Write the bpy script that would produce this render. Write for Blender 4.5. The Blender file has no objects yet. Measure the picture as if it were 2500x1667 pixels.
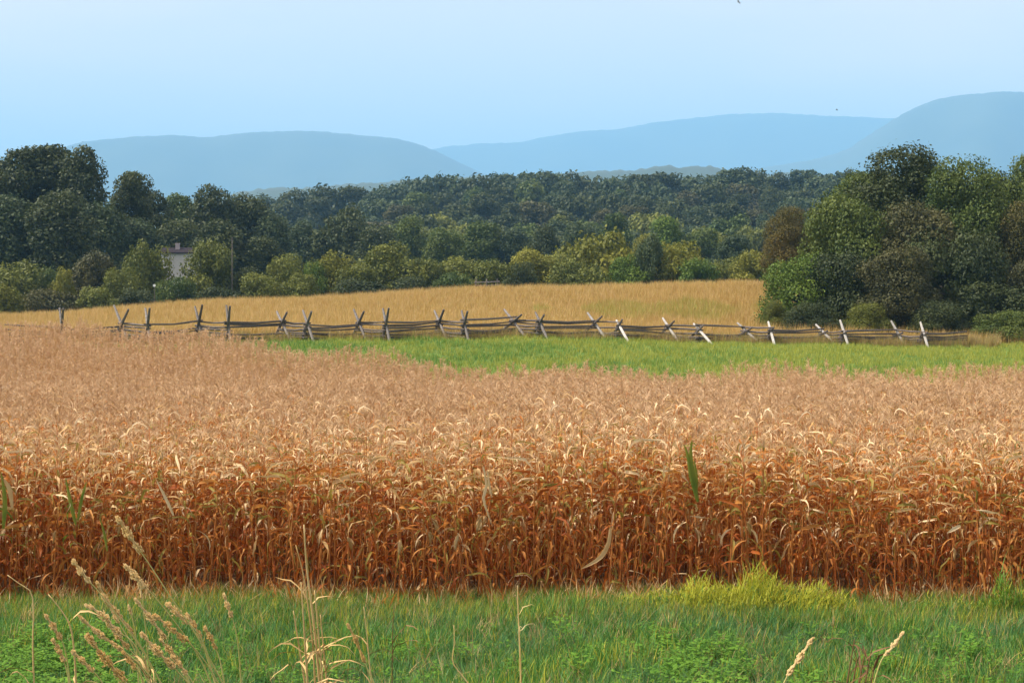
import bpy, math, random
import numpy as np
from mathutils import Vector, Matrix, Euler

random.seed(7)
RNG = np.random.default_rng(7)
R = math.radians
sc = bpy.context.scene
COL = sc.collection

# ------------------------------------------------------------------ camera
F = 4250.0                    # focal length in pixels of the 2500 px wide photograph
HY = 640.0                    # row of the horizon in the photograph
CZ = 4.7                      # eye height above the corn field's edge
PITCH = math.atan((833.5 - HY) / F)
cam = bpy.data.cameras.new('camera')
cam.lens = 36.0 * F / 2500.0
cam.sensor_width = 36.0
cam.clip_start = 0.5
cam.clip_end = 60000
camo = bpy.data.objects.new('camera', cam)
COL.objects.link(camo)
camo.location = (0, 0, CZ)
camo.rotation_euler = (R(90) - PITCH, 0, 0)
sc.camera = camo

# ------------------------------------------------------------------ light
SUN_EL, SUN_AZ = R(50), R(-92)      # azimuth from +Y (view direction), negative = left
w = bpy.data.worlds.new('World')
sc.world = w
w.use_nodes = True
nt = w.node_tree
nt.nodes.clear()
out = nt.nodes.new('ShaderNodeOutputWorld')
bg = nt.nodes.new('ShaderNodeBackground')
bg.inputs[1].default_value = 0.13
sky = nt.nodes.new('ShaderNodeTexSky')
sky.sky_type = 'NISHITA'
sky.sun_disc = False
sky.sun_elevation = SUN_EL
sky.sun_rotation = SUN_AZ
sky.air_density = 1.0
sky.dust_density = 1.2
sky.ozone_density = 1.6
# thin high cloud veil, stretched along the horizon
tc = nt.nodes.new('ShaderNodeTexCoord')
mp = nt.nodes.new('ShaderNodeMapping')
mp.inputs['Scale'].default_value = (2.2, 2.2, 11.0)
mp.inputs['Location'].default_value = (0.3, 0.0, 0.55)
ns = nt.nodes.new('ShaderNodeTexNoise')
ns.inputs['Scale'].default_value = 1.3
ns.inputs['Detail'].default_value = 5
ns.inputs['Roughness'].default_value = 0.5
rmp = nt.nodes.new('ShaderNodeMapRange')
rmp.inputs['From Min'].default_value = 0.38
rmp.inputs['From Max'].default_value = 0.72
rmp.inputs['To Min'].default_value = 0.68
rmp.inputs['To Max'].default_value = 1.0
mx = nt.nodes.new('ShaderNodeMixRGB')
mx.inputs[2].default_value = (7.7, 6.2, 5.1, 1)
L = nt.links.new
L(tc.outputs['Generated'], mp.inputs[0])
L(mp.outputs[0], ns.inputs[0])
L(ns.outputs[0], rmp.inputs[0])
L(rmp.outputs[0], mx.inputs[0])
L(sky.outputs[0], mx.inputs[1])
L(mx.outputs[0], bg.inputs[0])
L(bg.outputs[0], out.inputs[0])

sun = bpy.data.lights.new('sun', 'SUN')
sun.energy = 5.0
sun.angle = R(2.5)
sun.color = (1.0, 0.93, 0.82)
suno = bpy.data.objects.new('sun', sun)
COL.objects.link(suno)
sd = Vector((math.sin(SUN_AZ) * math.cos(SUN_EL), math.cos(SUN_AZ) * math.cos(SUN_EL), math.sin(SUN_EL)))
suno.rotation_euler = sd.to_track_quat('Z', 'Y').to_euler()
suno.location = (0, 0, 60)

vs = sc.view_settings
vs.view_transform = 'Standard'
vs.look = 'None'
vs.gamma = 1
vs.exposure = 0.6
vs.use_curve_mapping = False
sc.cycles.use_denoising = True
sc.cycles.max_bounces = 6
sc.cycles.diffuse_bounces = 3
sc.cycles.transmission_bounces = 3
sc.cycles.volume_bounces = 2
sc.cycles.transparent_max_bounces = 4
sc.cycles.caustics_reflective = False
sc.cycles.caustics_refractive = False


# ------------------------------------------------------------------ helpers
def at(px, py, d):
    """Point of the place seen at photo pixel (px, py), at depth d metres."""
    a, b = (px - 1250.0) / F, (833.5 - py) / F
    c, s = math.cos(PITCH), math.sin(PITCH)
    v = Vector((a, c + b * s, -s + b * c))
    v *= d / v.y
    return Vector((v.x, v.y, v.z + CZ))


def tag(o, label=None, cat=None, group=None, kind=None):
    if label: o['label'] = label
    if cat: o['category'] = cat
    if group: o['group'] = group
    if kind: o['kind'] = kind
    return o


def mesh(name, V, Fc, mats=(), mi=None, smooth=False, attr=None):
    me = bpy.data.meshes.new(name)
    V = np.asarray(V, np.float32)
    if isinstance(Fc, np.ndarray):
        k = Fc.shape[1]
        me.vertices.add(len(V))
        me.vertices.foreach_set('co', V.ravel())
        me.loops.add(Fc.size)
        me.loops.foreach_set('vertex_index', Fc.astype(np.int32).ravel())
        me.polygons.add(len(Fc))
        me.polygons.foreach_set('loop_start', np.arange(0, Fc.size, k, dtype=np.int32))
        me.polygons.foreach_set('loop_total', np.full(len(Fc), k, np.int32))
        me.update(calc_edges=True)
    else:
        me.from_pydata([tuple(map(float, v)) for v in V], [], Fc)
    for m in mats:
        me.materials.append(m)
    if mi is not None:
        me.polygons.foreach_set('material_index', np.asarray(mi, np.int32))
    if smooth:
        me.polygons.foreach_set('use_smooth', np.ones(len(me.polygons), bool))
    if attr is not None:
        a = me.attributes.new('tone', 'FLOAT', 'POINT')
        a.data.foreach_set('value', np.asarray(attr, np.float32))
    me.update()
    return me


def obj(name, me, parent=None, loc=None, rot=None, scale=None):
    o = bpy.data.objects.new(name, me)
    COL.objects.link(o)
    if parent is not None: o.parent = parent
    if loc is not None: o.location = loc
    if rot is not None: o.rotation_euler = rot
    if scale is not None: o.scale = scale
    return o


def tube(pts, rad, n=6, cap=True):
    """Tapered tube through pts; returns verts, faces."""
    pts = [Vector(p) for p in pts]
    V, Fc = [], []
    for i, p in enumerate(pts):
        t = (pts[min(i + 1, len(pts) - 1)] - pts[max(i - 1, 0)]).normalized()
        u = t.orthogonal().normalized() if i == 0 else (u - t * u.dot(t)).normalized()
        v = t.cross(u)
        r = rad[i]
        for k in range(n):
            a = 2 * math.pi * k / n
            V.append(p + u * (math.cos(a) * r) + v * (math.sin(a) * r))
    for i in range(len(pts) - 1):
        for k in range(n):
            a, b = i * n + k, i * n + (k + 1) % n
            Fc.append((a, b, b + n, a + n))
    if cap:
        Fc.append(tuple(range(n - 1, -1, -1)))
        Fc.append(tuple(range((len(pts) - 1) * n, len(pts) * n)))
    return V, Fc


def join(parts):
    V, Fc, mi = [], [], []
    for v, f, m in parts:
        o = len(V)
        V += list(v)
        for q in f:
            Fc.append(tuple(int(i) + o for i in q))
            mi.append(m)
    return V, Fc, mi


def box(c, s):
    x, y, z = c
    a, b, h = s[0] / 2, s[1] / 2, s[2] / 2
    V = [(x + i * a, y + j * b, z + k * h) for k in (-1, 1) for j in (-1, 1) for i in (-1, 1)]
    return V, [(0, 2, 3, 1), (4, 5, 7, 6), (0, 1, 5, 4), (1, 3, 7, 5), (3, 2, 6, 7), (2, 0, 4, 6)]


# ------------------------------------------------------------------ materials
def leafmat(name, c1, c2, trans=0.25, scale=3.0, rough=0.6, objvar=0.25, space='Object'):
    """Plant matter: two colours mixed by noise and by the plant's own random tone."""
    m = bpy.data.materials.new(name)
    m.use_nodes = True
    n = m.node_tree.nodes
    l = m.node_tree.links.new
    n.clear()
    o = n.new('ShaderNodeOutputMaterial')
    tcn = n.new('ShaderNodeTexCoord')
    nz = n.new('ShaderNodeTexNoise')
    nz.inputs['Scale'].default_value = scale
    nz.inputs['Detail'].default_value = 2
    l(tcn.outputs[space], nz.inputs[0])
    oi = n.new('ShaderNodeObjectInfo')
    add = n.new('ShaderNodeMath'); add.operation = 'MULTIPLY_ADD'
    add.inputs[1].default_value = 2 * objvar
    l(oi.outputs['Random'], add.inputs[0])
    mr = n.new('ShaderNodeMapRange')
    mr.inputs['From Min'].default_value = 0.3
    mr.inputs['From Max'].default_value = 0.7
    l(nz.outputs[0], mr.inputs[0])
    sub = n.new('ShaderNodeMath'); sub.operation = 'SUBTRACT'
    sub.inputs[1].default_value = objvar
    l(mr.outputs[0], sub.inputs[0])
    l(sub.outputs[0], add.inputs[2])
    at_ = n.new('ShaderNodeAttribute'); at_.attribute_name = 'tone'
    ad2 = n.new('ShaderNodeMath'); ad2.operation = 'ADD'; ad2.use_clamp = True
    l(add.outputs[0], ad2.inputs[0])
    l(at_.outputs['Fac'], ad2.inputs[1])
    mixc = n.new('ShaderNodeMixRGB')
    mixc.inputs[1].default_value = (*c1, 1)
    mixc.inputs[2].default_value = (*c2, 1)
    l(ad2.outputs[0], mixc.inputs[0])
    d = n.new('ShaderNodeBsdfPrincipled')
    d.inputs['Roughness'].default_value = rough
    d.inputs['Specular IOR Level'].default_value = 0.25
    l(mixc.outputs[0], d.inputs['Base Color'])
    if trans > 0:
        t = n.new('ShaderNodeBsdfTranslucent')
        l(mixc.outputs[0], t.inputs[0])
        ms = n.new('ShaderNodeMixShader')
        ms.inputs[0].default_value = trans
        l(d.outputs[0], ms.inputs[1])
        l(t.outputs[0], ms.inputs[2])
        l(ms.outputs[0], o.inputs[0])
    else:
        l(d.outputs[0], o.inputs[0])
    return m


M = {}
# corn
M['rust_dark'] = leafmat('corn leaf dark rust', (0.28, 0.066, 0.010), (0.44, 0.125, 0.020), 0.38, objvar=0.4)
M['rust'] = leafmat('corn leaf rust', (0.45, 0.155, 0.026), (0.60, 0.28, 0.07), 0.38, objvar=0.4)
M['tan'] = leafmat('corn leaf tan', (0.54, 0.33, 0.12), (0.70, 0.49, 0.25), 0.35, objvar=0.4)
M['straw'] = leafmat('corn leaf straw', (0.70, 0.49, 0.24), (0.84, 0.66, 0.42), 0.25)
M['corn_green'] = leafmat('corn leaf green', (0.10, 0.19, 0.02), (0.30, 0.30, 0.05), 0.35)
M['corn_olive'] = leafmat('corn leaf olive', (0.22, 0.17, 0.03), (0.42, 0.31, 0.07), 0.35)
M['stalk'] = leafmat('corn stalk', (0.30, 0.085, 0.018), (0.46, 0.18, 0.045), 0.0)
M['tassel'] = leafmat('corn tassel', (0.66, 0.43, 0.22), (0.82, 0.60, 0.37), 0.3)
# crop beyond the fence
M['gold'] = leafmat('golden crop', (0.43, 0.28, 0.08), (0.63, 0.47, 0.19), 0.25, objvar=0.5)
M['gold_olive'] = leafmat('golden olive crop', (0.36, 0.25, 0.05), (0.50, 0.36, 0.09), 0.25)
# grass
M['grass'] = leafmat('grass', (0.056, 0.172, 0.028), (0.14, 0.305, 0.05), 0.3, objvar=0.45)
M['grass_blue'] = leafmat('bluish grass', (0.062, 0.172, 0.056), (0.135, 0.272, 0.092), 0.3, objvar=0.45)
M['grass_yellow'] = leafmat('yellow grass', (0.32, 0.33, 0.03), (0.56, 0.52, 0.06), 0.35)
M['mound'] = leafmat('mound grass', (0.36, 0.38, 0.03), (0.60, 0.58, 0.07), 0.4)
M['grass_strip'] = leafmat('strip grass', (0.22, 0.28, 0.04), (0.42, 0.43, 0.10), 0.3, objvar=0.4)
M['dry_grass'] = leafmat('dry grass', (0.28, 0.20, 0.08), (0.48, 0.35, 0.17), 0.25)
M['weed'] = leafmat('weed leaf', (0.055, 0.16, 0.012), (0.17, 0.32, 0.03), 0.3, rough=0.75)
M['seed'] = leafmat('seed head', (0.78, 0.55, 0.21), (0.92, 0.73, 0.40), 0.45)
M['stem_dry'] = leafmat('dry stem', (0.44, 0.28, 0.10), (0.62, 0.43, 0.19), 0.0)
M['stem_green'] = leafmat('green stem', (0.36, 0.33, 0.09), (0.52, 0.44, 0.16), 0.0)
M['weed_brown'] = leafmat('brown weed', (0.12, 0.06, 0.02), (0.26, 0.14, 0.06), 0.1)
# trees
TREE = {
    'dark': ((0.036, 0.052, 0.017), (0.090, 0.108, 0.030)),
    'blue': ((0.036, 0.060, 0.026), (0.088, 0.118, 0.042)),
    'mid': ((0.052, 0.088, 0.018), (0.145, 0.175, 0.030)),
    'olive': ((0.085, 0.105, 0.018), (0.225, 0.235, 0.038)),
    'yellow': ((0.130, 0.140, 0.016), (0.300, 0.280, 0.036)),
    'bright': ((0.060, 0.110, 0.012), (0.180, 0.250, 0.030)),
    'brown': ((0.048, 0.054, 0.020), (0.125, 0.115, 0.036)),
    'orange': ((0.070, 0.070, 0.018), (0.185, 0.140, 0.030)),
}
for k, (a, b) in TREE.items():
    M['t_' + k] = leafmat('foliage ' + k, a, b, 0.25, scale=0.35, objvar=0.2)
M['bark'] = leafmat('bark', (0.06, 0.045, 0.032), (0.13, 0.10, 0.075), 0.0, scale=6)


def woodmat(name, c1, c2):
    m = bpy.data.materials.new(name)
    m.use_nodes = True
    n = m.node_tree.nodes
    l = m.node_tree.links.new
    b = n['Principled BSDF']
    b.inputs['Roughness'].default_value = 0.85
    tcn = n.new('ShaderNodeTexCoord')
    mpn = n.new('ShaderNodeMapping')
    mpn.inputs['Scale'].default_value = (1.2, 14, 14)
    nz = n.new('ShaderNodeTexNoise')
    nz.inputs['Scale'].default_value = 2.5
    nz.inputs['Detail'].default_value = 6
    cr = n.new('ShaderNodeValToRGB')
    cr.color_ramp.elements[0].position = 0.35
    cr.color_ramp.elements[0].color = (*c1, 1)
    cr.color_ramp.elements[1].position = 0.68
    cr.color_ramp.elements[1].color = (*c2, 1)
    oi = n.new('ShaderNodeObjectInfo')
    hs = n.new('ShaderNodeHueSaturation')
    mr = n.new('ShaderNodeMapRange')
    mr.inputs['To Min'].default_value = 0.7
    mr.inputs['To Max'].default_value = 1.3
    bp = n.new('ShaderNodeBump')
    bp.inputs['Strength'].default_value = 0.5
    bp.inputs['Distance'].default_value = 0.02
    l(tcn.outputs['Object'], mpn.inputs[0]); l(mpn.outputs[0], nz.inputs[0])
    l(nz.outputs[0], cr.inputs[0]); l(cr.outputs[0], hs.inputs['Color'])
    l(oi.outputs['Random'], mr.inputs[0]); l(mr.outputs[0], hs.inputs['Value'])
    l(hs.outputs[0], b.inputs['Base Color'])
    l(nz.outputs[0], bp.inputs['Height']); l(bp.outputs[0], b.inputs['Normal'])
    return m


M['rail'] = woodmat('weathered rail and shaded stake', (0.045, 0.036, 0.034), (0.19, 0.155, 0.135))  # also the right stakes, with their shaded undersides put into the tone
M['wood_pale'] = woodmat('silvered wood and lit stake', (0.12, 0.10, 0.095), (0.36, 0.32, 0.29))  # also left stakes, with light on their upper sides put into the tone
M['stake_lit'] = woodmat('lit stake', (0.24, 0.22, 0.20), (0.56, 0.52, 0.48))  # paler left stakes, light on their upper sides painted into the colour
M['plaster'] = woodmat('old whitewashed wall', (0.52, 0.49, 0.46), (0.70, 0.67, 0.63))
M['slate'] = woodmat('dark roof', (0.016, 0.012, 0.016), (0.03, 0.025, 0.03))
M['slate'].node_tree.nodes['Principled BSDF'].inputs['Specular IOR Level'].default_value = 0.05
M['brick'] = woodmat('chimney masonry', (0.28, 0.22, 0.22), (0.42, 0.36, 0.36))
M['white'] = woodmat('white paint', (0.72, 0.72, 0.70), (0.85, 0.85, 0.82))
M['bird'] = leafmat('bird plumage', (0.05, 0.05, 0.06), (0.10, 0.10, 0.11), 0.0)


# ------------------------------------------------------------------ terrain
GU = np.array([0, 625, 1250, 1875, 2500], float)
GD = np.array([0, 8, 15, 19, 25, 45, 70, 90, 101, 112, 122, 150, 180, 200, 250, 330, 450, 600, 720, 900, 1500, 4000, 19000], float)
GZ = np.array([
    [3.1] * 5, [2.0] * 5, [0.6] * 5, [0.08] * 5, [-0.2] * 5, [-1.0] * 5,
    [-2.2, -2.2, -2.2, -2.2, -2.2],
    [-1.7, -1.6, -1.45, -1.5, -1.7],
    [-0.95, -0.8, -0.75, -1.1, -1.5],
    [-0.25, -0.15, -0.25, -0.8, -1.25],
    [-0.5, -0.25, -0.2, -0.85, -1.3],
    [-1.1, -0.2, 0.35, 0.35, 0.1],
    [-1.15, 0.33, 1.55, 2.06, 1.7],
    [-1.9, -0.5, 0.9, 1.4, 1.0],
    [-4.0, -3.2, -2.0, -1.6, -2.0],
    [-5, -5, -4, -3, -3],
    [-2, 0, 2, 2, 0],
    [3, 8, 13, 13, 10],
    [5, 12, 20, 20, 16],
    [2, 7, 12, 12, 10],
    [0, 0, 0, 0, 0], [0, 0, 0, 0, 0], [0, 0, 0, 0, 0]], float)


def gz(x, y):
    x = np.asarray(x, float); y = np.asarray(y, float)
    d = np.hypot(x, y)
    u = np.where(y > 0.05 * np.abs(x) + 1e-6, 1250 + F * x / np.maximum(y, 1e-6), np.where(x > 0, 2500, 0))
    u = np.clip(u, 0, 2499.99)
    d = np.clip(d, 0, 18999)
    i = np.clip(np.searchsorted(GD, d, side='right') - 1, 0, len(GD) - 2)
    t = (d - GD[i]) / (GD[i + 1] - GD[i])
    j = np.clip((u / 625).astype(int), 0, 3)
    q = (u - GU[j]) / 625
    # Catmull-Rom along the depth for a smooth profile

    def col(jj):
        p0 = GZ[np.maximum(i - 1, 0), jj]; p1 = GZ[i, jj]; p2 = GZ[i + 1, jj]; p3 = GZ[np.minimum(i + 2, len(GD) - 1), jj]
        d0 = GD[np.maximum(i - 1, 0)]; d1 = GD[i]; d2 = GD[i + 1]; d3 = GD[np.minimum(i + 2, len(GD) - 1)]
        h = d2 - d1
        m1 = np.where(d2 > d0, (p2 - p0) / (d2 - d0), 0) * h
        m2 = np.where(d3 > d1, (p3 - p1) / (d3 - d1), 0) * h
        t2, t3 = t * t, t * t * t
        return (2 * t3 - 3 * t2 + 1) * p1 + (t3 - 2 * t2 + t) * m1 + (-2 * t3 + 3 * t2) * p2 + (t3 - t2) * m2
    s = q * q * (3 - 2 * q)
    z = col(j) * (1 - s) + col(j + 1) * s
    return z + 0.04 * np.sin(x * 0.9 + 1.3 * np.sin(y * 0.4)) * np.clip(d / 20, 0, 1)


def g1(x, y):
    return float(gz(np.array([x]), np.array([y]))[0])


CORN_U = np.array([-600, 150, 300, 500, 600, 700, 900, 1250, 1400, 3200], float)
CORN_D = np.array([98, 97.5, 96, 93.5, 91.5, 88.5, 82.5, 75.5, 74.5, 75], float)
FEN_U = np.array([-800, 155, 2260, 3300], float)
FEN_D = np.array([104.5, 106, 120, 126], float)
CREST = 186.0

angs = np.concatenate([np.linspace(-180, -32, 25)[:-1], np.linspace(-32, 32, 150), np.linspace(32, 180, 25)[1:-1]])
rads = np.concatenate([[0.0], np.linspace(1.5, 30, 50), np.geomspace(31, 260, 110), np.geomspace(270, 18900, 50)])
A, D = np.meshgrid(np.radians(angs), rads)
GX, GYc = D * np.sin(A), D * np.cos(A)
GZv = gz(GX.ravel(), GYc.ravel())
na, nr = len(angs), len(rads)
Vg = np.stack([GX.ravel(), GYc.ravel(), GZv], 1)
ii, jj = np.meshgrid(np.arange(nr - 1), np.arange(na), indexing='ij')
Fg = np.stack([ii * na + jj, ii * na + (jj + 1) % na, (ii + 1) * na + (jj + 1) % na, (ii + 1) * na + jj], -1).reshape(-1, 4)[:, ::-1]


def groundmat():
    m = bpy.data.materials.new('ground')
    m.use_nodes = True
    n = m.node_tree.nodes
    l = m.node_tree.links.new
    b = n['Principled BSDF']
    b.inputs['Roughness'].default_value = 0.95
    b.inputs['Specular IOR Level'].default_value = 0.1
    ca = n.new('ShaderNodeVertexColor'); ca.layer_name = 'land'
    tcn = n.new('ShaderNodeTexCoord')
    nz = n.new('ShaderNodeTexNoise'); nz.inputs['Scale'].default_value = 3.0; nz.inputs['Detail'].default_value = 8
    hs = n.new('ShaderNodeHueSaturation')
    mr = n.new('ShaderNodeMapRange'); mr.inputs['To Min'].default_value = 0.55; mr.inputs['To Max'].default_value = 1.45
    bp = n.new('ShaderNodeBump'); bp.inputs['Strength'].default_value = 0.6; bp.inputs['Distance'].default_value = 0.06
    l(tcn.outputs['Object'], nz.inputs[0]); l(nz.outputs[0], mr.inputs[0]); l(mr.outputs[0], hs.inputs['Value'])
    l(ca.outputs[0], hs.inputs['Color']); l(hs.outputs[0], b.inputs['Base Color'])
    l(nz.outputs[0], bp.inputs['Height']); l(bp.outputs[0], b.inputs['Normal'])
    return m


me = mesh('ground', Vg, Fg, [groundmat()], smooth=True)
ca = me.color_attributes.new('land', 'FLOAT_COLOR', 'POINT')
Ug = np.where(GYc.ravel() > 1, 1250 + F * GX.ravel() / np.maximum(GYc.ravel(), 1), np.where(GX.ravel() > 0, 3000, -500))
Ug = np.clip(Ug, -600, 3200)
Dg = GYc.ravel()
land = np.zeros((len(Vg), 4)); land[:, 3] = 1
corn_lim = np.interp(Ug, CORN_U, CORN_D); fen = np.interp(Ug, FEN_U, FEN_D)
land[:, :3] = (0.05, 0.085, 0.025)
land[(Dg > 24.6) & (Dg < corn_lim), :3] = (0.12, 0.07, 0.035)
land[(Dg >= corn_lim) & (Dg < fen + 1), :3] = (0.09, 0.15, 0.03)
land[(Dg >= fen + 1) & (Dg < CREST), :3] = (0.28, 0.18, 0.06)
land[(Dg >= CREST), :3] = (0.05, 0.06, 0.02)
ca.data.foreach_set('color', land.astype(np.float32).ravel())
tag(obj('ground', me), kind='structure')


# ------------------------------------------------------------------ mountains and far hills
def ridge(name, prof, d, depth, seed, rough, col, fade=None):
    """Wooded ridge: crest through photo pixels at depth d, sloping down to the front and back."""
    rng = np.random.default_rng(seed)
    prof = np.array(prof, float)
    n = 360
    u = np.linspace(prof[0, 0], prof[-1, 0], n)
    py = np.interp(u, prof[:, 0], prof[:, 1])
    k = np.ones(9) / 9
    py = np.convolve(np.pad(py, 4, 'edge'), k, 'valid')
    zc = CZ + (HY - py) * d / F
    xs = (u - 1250) / F * d
    ts = np.array([-1, -0.8, -0.6, -0.42, -0.27, -0.15, -0.07, 0, 0.1, 0.3, 1.0])
    rel = np.array([0, 0.17, 0.36, 0.56, 0.75, 0.89, 0.97, 1, 0.95, 0.7, 0.0])
    V = []
    base = -20.0
    spur = np.convolve(rng.normal(0, 1, n + 40), np.hanning(61) / 30, 'same')[20:20 + n] * 2.0
    for t, r in zip(ts, rel):
        rr = r + (np.roll(spur, int(t * 30)) * 0.12 * r * (1 - r) * 4 if t < 0 else 0)
        z = base + (zc - base) * np.clip(rr, 0, 1)
        z = z + np.convolve(rng.normal(0, rough, n + 2), [0.25, 0.5, 0.25], 'valid') * (d / 14000.0 if t == 0 else 0.0)
        V.append(np.stack([xs * (1 + t * depth / d), np.full(n, d + t * depth), z], 1))
    V = np.concatenate(V)
    m = len(ts)
    ii, jj = np.meshgrid(np.arange(m - 1), np.arange(n - 1), indexing='ij')
    Fc = np.stack([ii * n + jj, ii * n + jj + 1, (ii + 1) * n + jj + 1, (ii + 1) * n + jj], -1).reshape(-1, 4)
    mm = leafmat(name + ' woods', col[0], col[1], 0.0, scale=0.0025, objvar=0.0)
    tag(obj(name, mesh(name, V, Fc, [mm], smooth=True)), kind='structure')


WOODS = ((0.035, 0.055, 0.03), (0.06, 0.08, 0.04))
ridge('mountain', [(-400, 425), (0, 385), (150, 366), (190, 350), (260, 342), (340, 335), (430, 331), (510, 338), (600, 326), (740, 321), (830, 326), (900, 334),
                   (960, 338), (1010, 350), (1055, 366), (1110, 392), (1180, 425), (1300, 470), (1450, 520)], 10300, 2300, 1, 3.0, WOODS)
ridge('mountain', [(900, 420), (1000, 385), (1070, 362), (1200, 350), (1260, 351), (1320, 338), (1400, 324), (1500, 318), (1600, 301), (1700, 289), (1780, 281), (1890, 278),
                   (2000, 284), (2150, 291), (2300, 300), (2600, 330), (2900, 380)], 15200, 2600, 2, 3.0, WOODS)
ridge('mountain', [(1500, 480), (1700, 430), (1850, 412), (1980, 392), (2060, 370), (2120, 330), (2180, 292), (2215, 272), (2270, 248), (2330, 236), (2430, 227), (2500, 228),
                   (2650, 240), (2900, 270)], 10500, 2300, 3, 3.0, WOODS)
ridge('hill', [(350, 500), (560, 474), (640, 462), (700, 460), (760, 458), (830, 452), (1000, 440), (1300, 425), (1560, 416), (1620, 405), (1665, 410), (1720, 404), (1760, 412), (1850, 425), (2100, 430), (2500, 440)],
      3600, 600, 4, 10.0, WOODS)


# ------------------------------------------------------------------ scattering (uncountable stuff)
def lib(name, meshes):
    c = bpy.data.collections.new(name)
    for i, m_ in enumerate(meshes):
        o = bpy.data.objects.new('%s_%02d' % (name, i), m_)
        c.objects.link(o)
    return c


def scatter(name, P, rot, scl, idx, coll, label, cat):
    me_ = bpy.data.meshes.new(name)
    me_.vertices.add(len(P))
    me_.vertices.foreach_set('co', np.asarray(P, np.float32).ravel())
    a = me_.attributes.new('rot', 'FLOAT_VECTOR', 'POINT'); a.data.foreach_set('vector', np.asarray(rot, np.float32).ravel())
    a = me_.attributes.new('scl', 'FLOAT', 'POINT'); a.data.foreach_set('value', np.asarray(scl, np.float32))
    a = me_.attributes.new('idx', 'INT', 'POINT'); a.data.foreach_set('value', np.asarray(idx, np.int32))
    o = obj(name, me_)
    ng = bpy.data.node_groups.new(name, 'GeometryNodeTree')
    ng.interface.new_socket('Geometry', in_out='INPUT', socket_type='NodeSocketGeometry')
    ng.interface.new_socket('Geometry', in_out='OUTPUT', socket_type='NodeSocketGeometry')
    N = ng.nodes
    gi = N.new('NodeGroupInput'); go = N.new('NodeGroupOutput')
    ip = N.new('GeometryNodeInstanceOnPoints')
    ci = N.new('GeometryNodeCollectionInfo')
    ci.inputs['Collection'].default_value = coll
    ci.inputs['Separate Children'].default_value = True
    ci.inputs['Reset Children'].default_value = True
    ip.inputs['Pick Instance'].default_value = True

    def attr(nm, ty):
        q = N.new('GeometryNodeInputNamedAttribute'); q.data_type = ty; q.inputs[0].default_value = nm
        return q.outputs[0]
    k = ng.links.new
    k(gi.outputs[0], ip.inputs['Points'])
    k(ci.outputs[0], ip.inputs['Instance'])
    k(attr('idx', 'INT'), ip.inputs['Instance Index'])
    k(attr('rot', 'FLOAT_VECTOR'), ip.inputs['Rotation'])
    k(attr('scl', 'FLOAT'), ip.inputs['Scale'])
    k(ip.outputs[0], go.inputs[0])
    md = o.modifiers.new('scatter', 'NODES'); md.node_group = ng
    tag(o, label, cat, kind='stuff')
    return o


def pts_in(n, d0, d1, u0, u1, keep=None):
    """n random points, even over the ground, in the wedge between depths d0..d1 and columns u0..u1."""
    d = np.sqrt(RNG.uniform(d0 * d0, d1 * d1, n))
    u = RNG.uniform(u0, u1, n)
    x = (u - 1250) / F * d
    k = np.ones(n, bool) if keep is None else keep(u, d, x)
    return x[k], d[k], u[k]


def place(x, y):
    return np.stack([x, y, gz(x, y)], 1)


# ------------------------------------------------------------------ corn
def leaf_geo(Ln, W, e0, e1, tw, side, seed, n=6, fold=0.25, p=1.0):
    rng = random.Random(seed)
    V, Fc = [], []
    pos = Vector((0, 0, 0))
    for i in range(n + 1):
        s = i / n
        e = e0 + (e1 - e0) * (s ** p) + rng.uniform(-0.3, 0.3)
        a = side * s + rng.uniform(-0.3, 0.3)
        t = Vector((math.cos(e) * math.cos(a), math.cos(e) * math.sin(a), math.sin(e)))
        b = Vector((-math.sin(a), math.cos(a), 0))
        b = Matrix.Rotation(tw * s + rng.uniform(-0.25, 0.25), 3, t) @ b
        nn = t.cross(b)
        wd = W * 0.5 * min(1.0, 0.55 + 1.8 * s) * max(0.06, (1 - s ** 2.2))
        V += [pos + b * wd, pos - nn * (fold * wd * 2), pos - b * wd]
        pos = pos + t * (Ln / n)
        if i < n:
            k = 3 * i
            Fc += [(k, k + 1, k + 4, k + 3), (k + 1, k + 2, k + 5, k + 4)]
    return V, Fc


LEAF = []
for i in range(16):
    r_ = random.Random(100 + i)
    LEAF.append(leaf_geo(r_.uniform(0.28, 0.68), r_.uniform(0.032, 0.066), R(r_.uniform(20, 80)), R(r_.uniform(-150, -10)),
                         r_.uniform(-3.6, 3.6), r_.uniform(-1.2, 1.2), i, p=r_.uniform(0.6, 1.3)))
HANG = []
for i in range(6):      # dead lower leaves hanging down along the stalk
    r_ = random.Random(300 + i)
    HANG.append(leaf_geo(r_.uniform(0.35, 0.62), r_.uniform(0.03, 0.05), R(r_.uniform(-30, 30)), R(r_.uniform(-120, -75)),
                         r_.uniform(-3, 3), r_.uniform(-0.6, 0.6), 50 + i, p=0.45))
CURL = []
for i in range(5):      # small curled leaf ends and husks
    r_ = random.Random(400 + i)
    CURL.append(leaf_geo(r_.uniform(0.10, 0.2), r_.uniform(0.022, 0.036), R(r_.uniform(0, 60)), R(r_.uniform(-200, -60)),
                         r_.uniform(-2, 2), r_.uniform(-1.5, 1.5), 80 + i, n=4))
LCOL = ['rust_dark', 'rust', 'tan', 'straw', 'corn_green', 'corn_olive']
ALL_LEAF = LEAF + HANG + CURL
LMESH = {(i, c): mesh('corn_leaf', v, f, [M[c]], smooth=True) for i, (v, f) in enumerate(ALL_LEAF) for c in LCOL}


def stalk_geo(h, seed):
    r_ = random.Random(seed)
    bx, by = r_.uniform(-0.10, 0.10), r_.uniform(-0.10, 0.10)
    ps = [(bx * (k / 6) ** 2, by * (k / 6) ** 2, h * k / 6) for k in range(7)]
    return tube(ps, [0.011, 0.011, 0.010, 0.009, 0.008, 0.006, 0.004], 5), ps


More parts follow.
